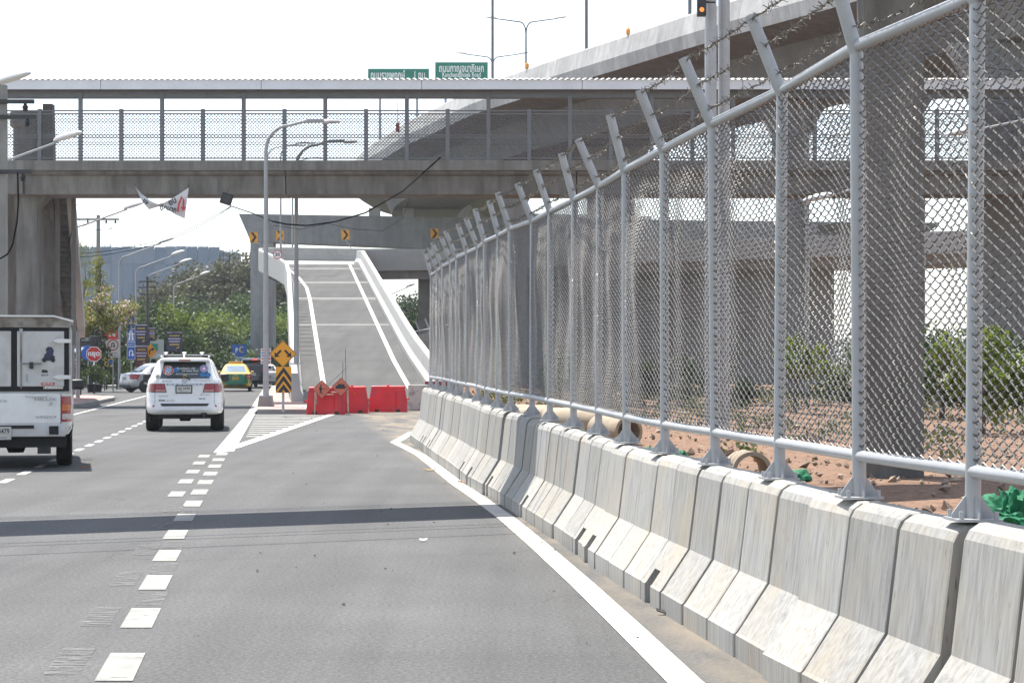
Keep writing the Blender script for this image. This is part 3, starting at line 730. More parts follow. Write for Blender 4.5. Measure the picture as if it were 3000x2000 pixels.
# pier and stairs at the left, pier at the right behind the fence
b = MB().prism([(bx(33),-.05),(bx(94),-.05),(bx(94),bz(600)),(bx(122),bz(567)),(bx(60),bz(567)),(bx(24),bz(567)),(bx(33),bz(640))], -.5, .5)
b.build('pier', CON_OLD, fb)
MB().box((bx(20),-1.2,bz(567)),(bx(66)-.03,1.2,bz(500))).build('pier_head', CON_OLD, fb)
MB().prism([(bx(1725),-.05),(bx(1800),-.05),(bx(1800),bz(567)),(bx(1725),bz(567))], -.5, .5).build('pier', CON_OLD, fb)
sx0, sx1 = -18.75, -16.85
st = Vector((-.74, 5.6, -5.35))                     # the flight runs away and down
fl = thing('footbridge_stair', 'steep concrete stair flight under the left end of the footbridge', 'stair', (sx1, BY+1.5, 0))
def sbuild(b, name, m): 
    for i, v in enumerate(b.v): b.v[i] = tuple(Vector(v)-Vector(fl.location))
    return b.build(name, m, fl)
zt = bz(500)
for xa, xb, m in ((sx0, sx0+.22, CON_OLD), (sx0+.9, sx0+1.06, CON_OLD), (sx1-.3, sx1, CON_NEW)):
    b = MB(); v = [Vector((xa, BY+1.5, zt)), Vector((xb, BY+1.5, zt)), Vector((xb, BY+1.5, zt-.75)), Vector((xa, BY+1.5, zt-.75))]
    b.add(v+[p+st for p in v], [(0,1,2,3),(7,6,5,4),(0,4,5,1),(1,5,6,2),(2,6,7,3),(3,7,4,0)])
    sbuild(b, 'stringer', m)
for i in range(28):
    t = i/28; c = Vector((0, BY+1.5, zt-.3))+st*t
    sbuild(MB().box((sx0+.22+st.x*t, c.y, c.z-.32), (sx1-.3+st.x*t, c.y+.3, c.z-.12)), 'step', CON_OLD)
sbuild(MB().box((sx0+st.x-.2, BY+1.5+st.y, zt+st.z-.75), (sx1+st.x-1.0, BY+9, zt+st.z-.05)), 'landing', CON_OLD)
sbuild(MB().box((sx0+st.x+.4, BY+8, -.05), (sx0+st.x+1.1, BY+8.6, zt+st.z-.75)), 'column', CON_OLD)
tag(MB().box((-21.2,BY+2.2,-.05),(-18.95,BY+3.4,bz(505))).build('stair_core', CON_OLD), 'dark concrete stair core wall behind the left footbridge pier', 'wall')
for k_ in range(4): sbuild(MB().box((sx0-.05+k_*.62, BY+1.42, 0 if k_ < 1 else 3.2-k_*.3), (sx0+.10+k_*.62, BY+1.6, zt-.7)), 'rib', CON_OLD)
# stair tower wall and round pier standing behind the left end
tag(MB().lathe([(.62,0),(.62,bz(300)-.3),(.74,bz(300)-.2),(.74,bz(272))], (bx(66)-1.1, BY+4.4, -.05), 24).build('round_pier', CON_OLD, smooth=True), 'round concrete pier with a flared top behind the left end of the footbridge', 'pier')
tag(MB().prism([(0,0),(.62,0),(.36,bz(268)),(0,bz(268))], -.25, .25).build('leaning_column', CON_OLD), 'thick leaning concrete column right of the round pier behind the footbridge railing', 'column').location = (bx(118)-.75, BY+2.6, 0)

# unseen stand-in beam above the frame, casting the shadow band across the lanes
def ov(t, h): 
    k = h/math.tan(R(SUN_EL)); az = R(SUN_AZ); s = Vector((-5.1,20.5)).lerp(Vector((.07,23.05)), t)
    return Vector((s.x+k*math.sin(az), s.y+k*math.cos(az), h))
p0 = ov(-.9, 7.6); p1 = ov(2.3, 7.6); d = (p1-p0).normalized(); n = Vector((d.y,-d.x,0))
gan = thing('overhead_shadow_caster', 'unseen stand-in shadow walkway beam crossing above the view, seen by its shadow on the lanes', 'caster', (p0.x,p0.y,0))
b = MB(); q = [p0-n*.82, p0+n*.82, p1+n*.82, p1-n*.82]
b.add([v for v in q]+[v+Vector((0,0,.5)) for v in q], [(0,1,2,3),(7,6,5,4),(0,4,5,1),(1,5,6,2),(2,6,7,3),(3,7,4,0)])
for i, v in enumerate(b.v): b.v[i] = tuple(Vector(v)-Vector(gan.location))
b.build('beam', CON_OLD, gan)
for pt in (p0, p1):
    MB().box((pt.x-p0.x-.4,pt.y-p0.y-.4,-.05),(pt.x-p0.x+.4,pt.y-p0.y+.4,7.6)).build('column', CON_OLD, gan)
CABLE = mat('black_cable', (.012,.012,.013), .9, var=.2, spec=.05)
for (off, hh), nm in zip(((-1.02,7.8),(-1.2,7.9),(-1.45,8.1),(1.75,7.9),(1.95,8.2),(2.75,8.3)), ('touching the broad shadow band', 'second beyond the broad shadow band', 'farthest beyond the broad shadow band', 'first on the near side of the band', 'second on the near side of the band', 'nearest the camera')):
    a = p0+n*off; c = p1+n*off; a.z = c.z = hh
    tag(MB().tube([a.lerp(c, t/12)-Vector((0,0,.5*4*(t/12)*(1-t/12)*.6)) for t in range(13)], .018, 5).build('overhead_cable', CABLE), 'overhead cable above the frame, its shadow '+nm, 'cable', 'cables above the frame')
# ------------------------------------------------------------------ vehicles
class Body:                                        # closed shell from superelliptic outlines stacked in z; origin at the rear, y forward
    def __init__(s, lv, n=7.0): s.lv = lv; s.n = n
    def L(s, z):
        lv = s.lv
        if z <= lv[0][0]: return lv[0][1:]
        for a, b in zip(lv, lv[1:]):
            if z <= b[0]:
                t = (z-a[0])/(b[0]-a[0]); return tuple(p+(q-p)*t for p, q in zip(a[1:], b[1:]))
        return lv[-1][1:]
    def rear(s, x, z, off=0.0):
        w, y0, y1 = s.L(z); c = (y0+y1)/2; h = (y1-y0)/2; f = min(abs(x)/w, .999)
        return Vector((x, c-h*(1-f**s.n)**(1/s.n)-off, z))
    def front(s, x, z, off=0.0):
        w, y0, y1 = s.L(z); c = (y0+y1)/2; h = (y1-y0)/2; f = min(abs(x)/w, .999)
        return Vector((x, c+h*(1-f**s.n)**(1/s.n)+off, z))
    def side(s, sg, y, z, off=0.0):
        w, y0, y1 = s.L(z); c = (y0+y1)/2; h = (y1-y0)/2; f = min(abs(y-c)/h, .999)
        return Vector((sg*(w*(1-f**s.n)**(1/s.n)+off), y, z))
    def shell(s, name, m, parent, nn=48):
        b = MB(); rows = []
        for z, w, y0, y1 in s.lv:
            c = (y0+y1)/2; h = (y1-y0)/2; row = []
            for k in range(nn):
                a = 2*math.pi*k/nn; ca, sa = math.cos(a), math.sin(a); e = 2/s.n
                row.append(Vector((w*math.copysign(abs(ca)**e, ca), c+h*math.copysign(abs(sa)**e, sa), z)))
            rows.append(row+[row[0]])
        b.grid(rows); k = len(b.v)
        b.f.append(tuple(range(nn))[::-1]); b.f.append(tuple((len(rows)-1)*(nn+1)+i for i in range(nn)))
        me = b.mesh(name)
        bm = bmesh.new(); bm.from_mesh(me); bmesh.ops.remove_doubles(bm, verts=bm.verts, dist=1e-4); bmesh.ops.recalc_face_normals(bm, faces=bm.faces); bm.to_mesh(me); bm.free()
        me.polygons.foreach_set('use_smooth', [True]*len(me.polygons)); me.set_sharp_from_angle(angle=R(50))
        return obj(name, me, m, parent)
    def rpanel(s, name, m, parent, xb, xt, z0, z1, off=.006, th=.012, nx=8, nz=4, f=False):
        g = s.front if f else s.rear; out = []; inn = []
        for j in range(nz+1):
            t = j/nz; z = z0+(z1-z0)*t; a = xb[0]+(xt[0]-xb[0])*t; c = xb[1]+(xt[1]-xb[1])*t
            out.append([g(a+(c-a)*i/nx, z, off) for i in range(nx+1)]); inn.append([g(a+(c-a)*i/nx, z, off-th) for i in range(nx+1)])
        return s._close(name, m, parent, out, inn)
    def spanel(s, name, m, parent, sg, yb, yt, z0, z1, off=.006, th=.012, nx=8, nz=4):
        out = []; inn = []
        for j in range(nz+1):
            t = j/nz; z = z0+(z1-z0)*t; a = yb[0]+(yt[0]-yb[0])*t; c = yb[1]+(yt[1]-yb[1])*t
            out.append([s.side(sg, a+(c-a)*i/nx, z, off) for i in range(nx+1)]); inn.append([s.side(sg, a+(c-a)*i/nx, z, off-th) for i in range(nx+1)])
        return s._close(name, m, parent, out, inn)
    def _close(s, name, m, parent, out, inn):
        b = MB(); b.grid(out); b.grid(inn); k = len(out); w = len(out[0]); o = k*w
        idx = [(0,i) for i in range(w)]+[(j,w-1) for j in range(1,k)]+[(k-1,i) for i in range(w-2,-1,-1)]+[(j,0) for j in range(k-2,0,-1)]
        for p, q in zip(idx, idx[1:]+idx[:1]):
            a = p[0]*w+p[1]; c = q[0]*w+q[1]; b.f.append((a, c, c+o, a+o))
        return b.build(name, m, parent, True)
TYRE = MB(); TYRE.lathe([(.20,-.11),(.30,-.115),(.335,-.095),(.345,-.04),(.345,.04),(.335,.095),(.30,.115),(.20,.11)], n=28, M=Matrix.Rotation(math.pi/2, 4, 'Y'))
TYRE = TYRE.mesh('tyre', True); TYRE.materials.append(BLACK)
b = MB().lathe([(.21,-.09),(.21,.09),(.19,.1),(.16,.075),(.06,.085),(.03,.1)], n=20, M=Matrix.Rotation(math.pi/2, 4, 'Y'))
for k in range(5):
    a = 2*math.pi*k/5; b.cbox((0,0,0), (.02,.05,.16), Matrix.Translation((.095, math.cos(a)*.12, math.sin(a)*.12)) @ Matrix.Rotation(a-math.pi/2, 4, 'X'))
RIM = b.mesh('rim', True); RIM.materials.append(mat('alloy_rim', (.42,.43,.45), .35, .7, var=.1))
def wheels(root, xw, ys, r=.345, wid=1.0):
    for y in ys:
        for sg in (-1, 1):
            e = bpy.data.objects.new('wheel', None); COL.objects.link(e); e.parent = root; e.empty_display_size = .1
            e.location = (sg*xw, y, r); e.scale = (wid*sg, r/.345, r/.345)
            obj('tyre', TYRE, None, e); obj('rim', RIM, None, e)
def arches(bd, root, ys, r, z):
    for y in ys:
        for sg in (-1, 1):
            out = []; c = []
            for rr in (r*1.16, r*.9):
                out.append([bd.side(sg, y+rr*math.cos(a), max(z+rr*math.sin(a), .2), .012) for a in [R(-25+230*i/18) for i in range(19)]])
            MB().grid(out).build('wheel_arch', BLKPL, root, True)
            MB().add([bd.side(sg, y+r*1.0*math.cos(2*math.pi*i/18), max(z+r*1.0*math.sin(2*math.pi*i/18), .12), .008) for i in range(18)], [tuple(range(18))]).build('wheel_well', BLACK, root)
def disc(c, r, n=20, y=0.0, th=.006):               # disc facing -y
    b = MB(); c = Vector(c)
    b.add([c+Vector((r*math.cos(2*math.pi*k/n), y, r*math.sin(2*math.pi*k/n))) for k in range(n)]+[c+Vector((r*math.cos(2*math.pi*k/n), y+th, r*math.sin(2*math.pi*k/n))) for k in range(n)],
          [tuple(range(n)), tuple(range(2*n-1,n-1,-1))]+[(k, n+k, n+(k+1) % n, (k+1) % n) for k in range(n)])
    return b
def mirror(root, sg, x, y, z, w=.2, h=.15, m=None):
    MB().cbox((sg*(x+w/2), y, z), (w, .12, h)).build('mirror', m or BLKPL, root, True, .045, 3)
    MB().tube([(sg*(x-.1), y+.05, z-.04), (sg*(x+.04), y+.02, z-.02)], .03, 6).build('mirror_stalk', BLKPL, root)
PLATE_W = mat('number_plate', (.52,.52,.50), .5, var=.06)
def plate(root, c, txt, w=.34, h=.15, m=PLATE_W, sub='กรุงเทพมหานคร', frame=True, ink=INK):
    c = Vector(c); p = MB().cbox(c, (w, .012, h)).build('number_plate', m, root)
    if frame: MB().cbox(c+Vector((0,.008,0)), (w+.05, .012, h+.05)).build('plate_frame', BLKPL, p)
    t = text(txt, h*.56, c+Vector((0,-.009,h*.13)), ink, p, w*.84, bold=.01); text(sub, h*.2, c+Vector((0,-.009,-h*.34)), ink, p, w*.6)

# --- white sport utility vehicle
g = gp(541, 1264)
suv = thing('sport_utility_vehicle', 'white sport utility vehicle with stickers on its rear window in the middle lane', 'car', (g.x, g.y, 0), R(8.3))
bd = Body([(.40,.84,.14,4.55),(.44,.90,.04,4.62),(.52,.925,0,4.66),(.60,.93,.035,4.68),(.80,.935,.085,4.68),(.98,.925,.10,4.6),(1.07,.905,.115,4.35),(1.10,.895,.12,3.72),(1.20,.875,.15,3.55),(1.25,.85,.175,3.44),(1.45,.765,.275,3.0),(1.62,.685,.37,2.62),(1.69,.64,.42,2.45),(1.735,.56,.52,2.3),(1.755,.42,.75,2.1)], 7.5)
bd.shell('body', WHITEP, suv)
bd.rpanel('rear_window', GLASS, suv, (-.76,.76), (-.62,.62), 1.255, 1.64)
bd.rpanel('window_header', BLKPL, suv, (-.645,.645), (-.62,.62), 1.575, 1.65, off=.009)
MB().prism([(-.60,1.655),(.60,1.655),(.56,1.715),(-.56,1.715)], .20, .52).build('spoiler', WHITEP, suv, True, .018)
MB().cbox((0,.195,1.685), (.27,.02,.03)).build('high_brake_light', REDL, suv)
bd.rpanel('light_surround', BLKPL, suv, (-.885,-.42), (-.86,-.47), .925, 1.135, off=.004)
bd.rpanel('light_surround', BLKPL, suv, (.42,.885), (.47,.86), .925, 1.135, off=.004)
for sg in (-1, 1):
    lim = lambda a, c: (min(sg*a, sg*c), max(sg*a, sg*c))
    tl = bd.rpanel('tail_light', REDL, suv, lim(.70,.875), lim(.70,.85), .94, 1.125, off=.012)
    bd.rpanel('lens', REDL, tl, lim(.45,.685), lim(.48,.685), 1.0, 1.125, off=.012)
    bd.rpanel('reversing_lens', REDL2, tl, lim(.435,.685), lim(.45,.685), .94, .995, off=.012)
    p = bd.rear(sg*.72, .60, .004); disc(p, .033).build('reflector', REDPR, suv)
    bd.spanel('side_window', GLASS, suv, sg, (.5,1.35), (.62,1.35), 1.27, 1.58); bd.spanel('side_window', GLASS, suv, sg, (1.42,2.3), (1.42,2.2), 1.25, 1.59); bd.spanel('side_window', GLASS, suv, sg, (2.38,3.3), (2.32,2.55), 1.23, 1.59)
    mirror(suv, sg, .86, 2.75, 1.25, .2, .2)
    MB().tube([(sg*.56,.75,1.75),(sg*.57,1.0,1.80),(sg*.57,2.1,1.80),(sg*.56,2.3,1.74)], .018, 6).build('roof_rail', GALV, suv)
for y in (1.0, 1.9): MB().cbox((0,y,1.815), (1.36,.05,.022)).build('rack_bar', GALV, suv)
for x in (-.46,-.02,.40): MB().lathe([(.02,0),(.045,.035),(.06,.055),(.0,.06)], (x,.95,1.825), 10).build('rack_clamp', WHITEPR, suv)
MB().tube([(-.02,.62,1.75),(-.02,.75,1.84)], [.02,.006], 6).build('aerial', WHITEPR, suv)
bd.rpanel('trim_bar', CHROME, suv, (-.46,.46), (-.46,.46), 1.105, 1.135, off=.02, th=.025)
text('F O R T U N E R', .032, bd.rear(0,1.12,.024)+Vector((0,0,0)), INK, suv, .84, bold=.02)
plate(suv, bd.rear(.0,1.0,.02)+Vector((-.02,0,0)), 'ขฎ 3690')
bd.rpanel('garnish', BLKPL, suv, (-.53,.53), (-.57,.57), .605, .665, off=.012, th=.02)
bd.rpanel('bumper_seam', BLKPL, suv, (-.8,.8), (-.8,.8), .548, .552, off=.002, th=.006)
for x0_, x1_, zz0, zz1 in ((-.70,-.695,.66,1.2),(.695,.70,.66,1.2)): bd.rpanel('tailgate_seam', INK, suv, (x0_,x1_), (x0_,x1_), zz0, zz1, off=.002, th=.006, nx=1)
text('TRD', .05, bd.rear(-.53,.735,.012), INK, suv, .16, bold=.03); text('Sportivo', .04, bd.rear(-.33,.735,.012), mat('maroon_print',(.18,.05,.04)), suv, .2, shear=.3)
text('TRD RACING', .03, bd.rear(-.42,1.19,.012), INK, suv, .24, shear=.25); text('TOYOTA RACING', .03, bd.rear(.40,1.205,.012), INK, suv, .38, shear=.25)
text('Prerunner', .035, bd.rear(-.50,.84,.012), INK, suv, .22, shear=.25); text('2.7', .03, bd.rear(.42,.915,.012), INK, suv, .08, shear=.2); text('Sportivo', .035, bd.rear(.47,.875,.012), INK, suv, .24, shear=.3); text('TRD VIP', .04, bd.rear(.40,.775,.012), INK, suv, .16, bold=.03)
for k in range(24):
    pass
el = MB(); n = 24
for rx, rz, rot in ((.062,.045,0),(.022,.043,0),(.05,.02,0)):
    el.tube([bd.rear(rx*math.cos(2*math.pi*i/n), 1.195+rz*math.sin(2*math.pi*i/n)+(.012 if rx > .04 and rz < .03 else 0), .012) for i in range(n+1)], .005, 4, False)
el.build('maker_badge', CHROME, suv)
def sticker(x, z, r, cols, txt=None):
    ny = (bd.rear(x, z+.02)-bd.rear(x, z-.02)).normalized(); tilt = math.atan2(ny.y, ny.z)
    root = None
    for i, (rr, m) in enumerate(cols):
        o = disc((0,0,0), r*rr, 24, -.002*i).build('sticker' if root is None else 'sticker_ring', m, suv if root is None else root)
        if root is None: root = o; o.location = bd.rear(x, z, .016); o.rotation_euler = (-tilt, 0, 0)
    return root
st_ = sticker(-.39, 1.445, .125, ((1,WHITEPR),(.95,REDPR),(.66,WHITEPR),(.62,BLUE2)))
for i in range(4):
    for j in range(4):
        if (i+j) % 2 == 0:
            cx_ = (i-1.5)*.034; cz_ = (j-1.5)*.034+ (i-1.5)*.012
            MB().add([(cx_-.016,-.0085,cz_-.018),(cx_+.016,-.0085,cz_-.006),(cx_+.016,-.0085,cz_+.018),(cx_-.016,-.0085,cz_+.006)], [(0,1,2,3)]).build('lozenge', WHITEPR, st_)
text('FC BAYERN', .035, (0,-.0085,.098), WHITEPR, st_, .15); text('MÜNCHEN', .035, (0,-.0085,-.1), WHITEPR, st_, .15)
sticker(.45, 1.49, .10, ((1,mat('pale_blue_print',(.25,.33,.6),.5)),(.6,mat('pink_print',(.55,.2,.27),.5)),(.3,WHITEPR)))
for x, z in ((-.2,1.46),(.42,1.34),(.55,1.34)): sticker(x, z, .06, ((1,BLUE2),(.75,BLUEPR),(.3,BLUE2)))
sticker(.0, 1.30, .05, ((1,mat('ochre_print',(.5,.38,.05),.5)),(.6,mat('brown_print',(.2,.13,.03),.5))))
sticker(-.63, 1.3, .06, ((1,mat('grey_print',(.4,.4,.38),.5)),(.7,mat('dgrey_print',(.15,.15,.15),.5))))
tz = bd.rear(0,1.47)-bd.rear(0,1.43); tr = (R(90)-math.atan2(tz.y, tz.z), 0, 0)
text('Kocham cię', .075, bd.rear(.03,1.495,.02), WHITEPR, suv, .42, rot=tr, bold=.01); text('ich liebe Dich', .06, bd.rear(.13,1.435,.02), WHITEPR, suv, .38, rot=tr, bold=.01)
text('รักเธอเสมอตลอดไป', .05, bd.rear(.05,1.36,.02), WHITEPR, suv, .5, rot=tr)
MB().tube([bd.rear(.12,1.225,.03), bd.rear(.08,1.275,.05), bd.rear(-.05,1.30,.05), bd.rear(-.42,1.305,.05)], [.022,.018,.013,.008], 6).build('wiper', BLKPL, suv)
MB().cbox((0,2.3,.38), (1.3,4.0,.16)).build('underbody', BLACK, suv); MB().tube([(-.75,.85,.36),(.75,.85,.36)], .06, 8).lathe([(.12,-.13),(.17,0),(.12,.13)], (0,.85,.36), 12).build('rear_axle', BLACK, suv)
MB().cbox((.45,.12,.5), (.13,.16,.2)).build('bumper_gap', BLKPL, suv); MB().tube([(.45,-.02,.37),(.45,.6,.39)], .035, 8).build('exhaust', DARKST, suv)
wheels(suv, .765, (.95, 3.7), .372, 1.42); arches(bd, suv, (.95, 3.7), .372, .37)
MB().cbox((-.62,.4,.28), (.01,.02,.28)).build('mud_flap', BLKPL, suv)

# --- white pickup with a box canopy
pr = gp(212, 1374); px0 = pr.x-.90
pk = thing('pickup_truck', 'white pickup truck with a scuffed box canopy at the left edge', 'pickup truck', (px0, pr.y, 0), R(12.2))
bd2 = Body([(.52,.84,.10,4.95),(.60,.88,.04,5.0),(.72,.895,.02,5.02),(1.0,.90,.03,5.0),(1.10,.895,.035,4.7),(1.17,.885,.04,4.4)], 9)
bd2.shell('body', WHITEP, pk)
MB().prism([(-.87,1.15),(.87,1.15),(.80,1.45),(.66,1.76),(.5,1.79),(-.5,1.79),(-.66,1.76),(-.80,1.45)], 2.35, 3.75).build('cab', WHITEP, pk, True, .03)
DIRTYW = mat('scuffed_white_panel', (.58,.58,.575), .55, var=.06, scale=2.5, dirt=(.38,.35,.31), dscale=3.5, damt=.7)
RUSTW = mat('rusty_grey_trim', (.30,.28,.25), .7, var=.3, scale=4, dirt=(.08,.05,.035), dscale=5, damt=.9)
cv = MB().prism([(-.875,1.17),(.875,1.17),(.875,2.12),(.85,2.25),(.77,2.33),(.6,2.365),(-.6,2.365),(-.77,2.33),(-.85,2.25),(-.875,2.12)], .08, 2.4)
cv.build('canopy', DIRTYW, pk, False, .01)
MB().prism([(-.86,2.19),(.86,2.19),(.80,2.30),(.6,2.345),(-.6,2.345),(-.80,2.30)], .03, .10).build('canopy_header', RUSTW, pk)
MB().prism([(-.9,2.30),(-.6,2.378),(.6,2.378),(.9,2.30),(.89,2.27),(.6,2.35),(-.6,2.35),(-.89,2.27)], -.02, 2.42).build('roof_lip', WHITEP, pk)
MB().box((-.83,.058,1.20),(.83,.076,2.185)).build('door_seal', BLACK, pk)
for xa, xb in ((-.78,-.045),(.045,.755)):
    d_ = MB().box((xa,.03,1.275),(xb,.07,2.13)).build('canopy_door', DIRTYW, pk, False, .012)
    if xa > 0:
        MB().tube([(.105,.02,1.25),(.105,.02,2.17)], .014, 6).build('lock_rod', RUSTW, d_); MB().cbox((.105,.015,2.13), (.05,.03,.08)).build('rod_keeper', GALV, d_)
        MB().tube([(.13,.01,1.63),(.42,.01,1.63)], .012, 6).build('handle', RUSTW, d_); MB().cbox((.26,.0,1.60), (.06,.03,.1)).build('padlock', DARKST, d_)
        MB().tube([(.19,.02,1.47),(.19,.02,1.35)], .012, 6).build('door_pin', GALV, d_)
        for z in (1.98, 1.42):
            MB().prism([(.58,z),(.66,z-.035),(.86,z-.028),(.86,z+.028),(.66,z+.035)], -.005, .025).build('hinge', WHITEP, d_)
        BLU = mat('dark_blue_sticker',(.03,.035,.08),.5,var=.5,scale=30)
        for c_, r_s in (((.455,.022,1.685),.036),((.585,.022,1.685),.036)): disc(c_, r_s, 14, 0, .004).build('sticker', INK, d_)
        MB().prism([(.44,1.69),(.50,1.67),(.57,1.68),(.62,1.73),(.585,1.765),(.60,1.83),(.57,1.885),(.51,1.89),(.475,1.85),(.49,1.80),(.455,1.765)], .0225, .0265).build('sticker', BLU, d_)
        MB().prism([(.42,1.49),(.51,1.49),(.51,1.505),(.49,1.53),(.43,1.535),(.415,1.52)], .022, .027).build('sticker', INK, d_)
        text('eni', .05, (.46,.02,1.455), INK, d_, .1)
        q = MB().box((.41,.022,1.295),(.61,.027,1.335)).build('sticker', REDPR, d_); text('MOTUL', .035, (.51,.018,1.315), WHITEPR, q, .16, bold=.03)
        MB().box((.44,.022,1.235),(.74,.027,1.28)).build('sticker', mat('faded_print',(.45,.38,.33),.6,var=.3,scale=60), d_)
        text('PIRELLI', .04, (.60,.018,1.258), WHITEPR, d_, .26, bold=.03)
tg = bd2.rpanel('tailgate', WHITEP, pk, (-.70,.70), (-.70,.70), .71, 1.15, off=.012, th=.03)
for xx in (-.705, .705): bd2.rpanel('tailgate_seam', BLACK, pk, (xx-.006,xx+.006), (xx-.006,xx+.006), .70, 1.16, off=.006, th=.01, nx=1)
MB().cbox((.34,-.005,1.135), (.32,.02,.05)).build('tailgate_handle', WHITEP, pk, True, .015)
text('HILUX', .06, bd2.rear(.47,1.075,.03), GALV, pk, .34, bold=.03); text('VIGO', .05, bd2.rear(.47,.80,.03), GALV, pk, .32, bold=.03, shear=.2); text('J', .05, bd2.rear(.56,1.01,.03), GALV, pk, .06, bold=.03)
text('TOYOTA', .05, bd2.rear(-.3,1.05,.03), GALV, pk, .4, bold=.02)
for sg in (-1, 1):
    lim = lambda a, c: (min(sg*a, sg*c), max(sg*a, sg*c))
    tl = bd2.rpanel('tail_light', REDL, pk, lim(.715,.872), lim(.715,.855), .725, 1.12, off=.014, th=.03)
    bd2.rpanel('indicator_lens', AMBERL, tl, lim(.725,.862), lim(.725,.862), .90, .99, off=.018)
    bd2.rpanel('reversing_lens', mat('clear_lens',(.55,.5,.48),.2,var=.2,scale=20), tl, lim(.725,.862), lim(.725,.862), .765, .85, off=.018)
    mirror(pk, sg, .86, 3.35, 1.27, .22, .17)
MB().cbox((0,.0,.585), (1.56,.13,.17)).build('bumper', DIRTYW, pk, True, .03)
MB().cbox((.60,-.07,.60), (.14,.02,.13)).build('bumper_step', BLACK, pk); MB().cbox((-.1,-.07,.655), (.8,.02,.05)).build('bumper_step', BLACK, pk)
plate(pk, (-.22,-.085,.56), 'ฒร 3479', .36, .2, frame=False)
b = MB(); b.box((-.78,.1,.33),(.78,4.6,.53)); b.build('underbody', BLACK, pk); MB().cbox((.45,.35,.3), (.2,.5,.14)).build('silencer', DARKST, pk)
MB().tube([(-.7,1.15,.36),(.7,1.15,.36)], .07, 8).lathe([(.12,-.15),(.18,0),(.12,.15)], (0,1.15,.36), 12).build('rear_axle', BLACK, pk)
wheels(pk, .755, (1.15, 4.1), .36, 1.1); arches(bd2, pk, (1.15, 4.1), .36, .37)
bd2.spanel('side_trim', BLKPL, pk, 1, (.3,4.6), (.3,4.6), .60, .64)

# --- saloon body shared by the smaller cars
SAL = [(.24,.78,.10,4.18),(.30,.83,.03,4.24),(.45,.85,0,4.28),(.62,.855,.02,4.27),(.74,.85,.03,4.15),(.86,.84,.05,3.75),(.93,.825,.08,3.3),(.965,.80,.35,3.15),(1.0,.77,.62,3.05),(1.2,.68,.95,2.65),(1.36,.58,1.25,2.32),(1.42,.52,1.38,2.2),(1.46,.40,1.55,2.0)]
def saloon(name, label, loc, rz, body, glass_r, lower=None, pl='กก 4', plm=PLATE_W, sc=1.0, lights=True, roofsign=False):
    r = thing(name, label, 'car', loc, rz); r.scale = (sc,sc,sc); bd = Body(SAL, 6.0)
    bd.shell('body', body, r)
    if lower:                                       # two-tone: lower half as body panels
        bd.rpanel('rear_lower_panel', lower, r, (-.83,.83), (-.825,.825), .28, .93, off=.008, nx=16)
        for sg in (-1,1): bd.spanel('side_lower_panel', lower, r, sg, (.25,3.9), (.25,3.6), .28, .92, off=.008, nx=24)
    bd.rpanel('rear_window', glass_r, r, (-.66,.66), (-.50,.50), 1.02, 1.36, nx=10)
    bd.rpanel('windscreen', GLASS, r, (-.66,.66), (-.50,.50), 1.02, 1.36, nx=10, f=True)
    for sg in (-1, 1):
        bd.spanel('side_window', GLASS, r, sg, (1.02,1.78), (1.42,1.78), 1.0, 1.34); bd.spanel('side_window', GLASS, r, sg, (1.86,2.85), (1.86,2.30), 1.0, 1.34)
        lim = lambda a, c: (min(sg*a, sg*c), max(sg*a, sg*c))
        bd.rpanel('tail_light', REDL, r, lim(.58,.80), lim(.50,.80), .66, .90, off=.02, th=.03)
        bd.spanel('tail_light_side', REDL, r, sg, (.12,.36), (.15,.50), .68, .89, off=.012)
        mirror(r, sg, .80, 2.75, 1.02, .16, .12, body)
        bd.spanel('door_seam', INK, r, sg, (1.80,1.815), (1.80,1.815), .35, .95, off=.002, nx=1)
    plate(r, bd.rear(0,.70,.02), pl, .34, .15, plm, sub='กรุงเทพ', frame=False)
    bd.rpanel('bumper_shadow_strip', BLKPL, r, (-.6,.6), (-.6,.6), .30, .36, off=.012)
    MB().box((-.7,.3,.18),(.7,3.9,.28)).build('underbody', BLACK, r)
    wheels(r, .74, (.78, 3.38), .31, .85); arches(bd, r, (.78, 3.38), .31, .31)
    bd.rpanel('boot_seam', INK, r, (-.62,.62), (-.62,.62), .585, .592, off=.003, nx=10)
    return r, bd
g = gp(352, 1150)
saloon('saloon_car', 'silver saloon car pulling out of the side street behind the white sport utility vehicle', (g.x, g.y+1.0, 0), R(-52), SILVER, GLASS, pl='ศก 2', sc=1.06)
g = gp(690, 1147)
TXG = mat('taxi_green', (.0,.16,.09), .3, var=.05, coat=.6); TXY = mat('taxi_yellow', (.62,.43,.02), .3, var=.04, coat=.6)
tx, bdx = saloon('taxi', 'green and yellow taxi between the white sport utility vehicle and the island', (g.x, g.y, 0), R(7.4), TXY, GLASSL, TXG, pl='ทข', plm=mat('taxi_plate',(.6,.38,.05),.5), sc=1.04)
sgn = MB().cbox((0,1.75,1.52), (.72,.16,.11)).build('roof_sign', mat('taxi_sign',(.62,.45,.15),.5), tx, True, .02)
text('TAXI-METER', .09, (0,1.66,1.52), REDPR, sgn, .6, bold=.02)
for sg in (-1,1): bdx.rpanel('light_lens', REDL2, tx, (min(sg*.56,sg*.78),max(sg*.56,sg*.78)), (min(sg*.56,sg*.78),max(sg*.56,sg*.78)), .74, .88, off=.03)
g = gp(778, 1134)
saloon('saloon_car', 'white saloon car partly hidden behind the lamp post on the island', (g.x+.2, g.y, 0), R(14), WHITEP, GLASS, pl='ฎฎ 1', sc=1.0)
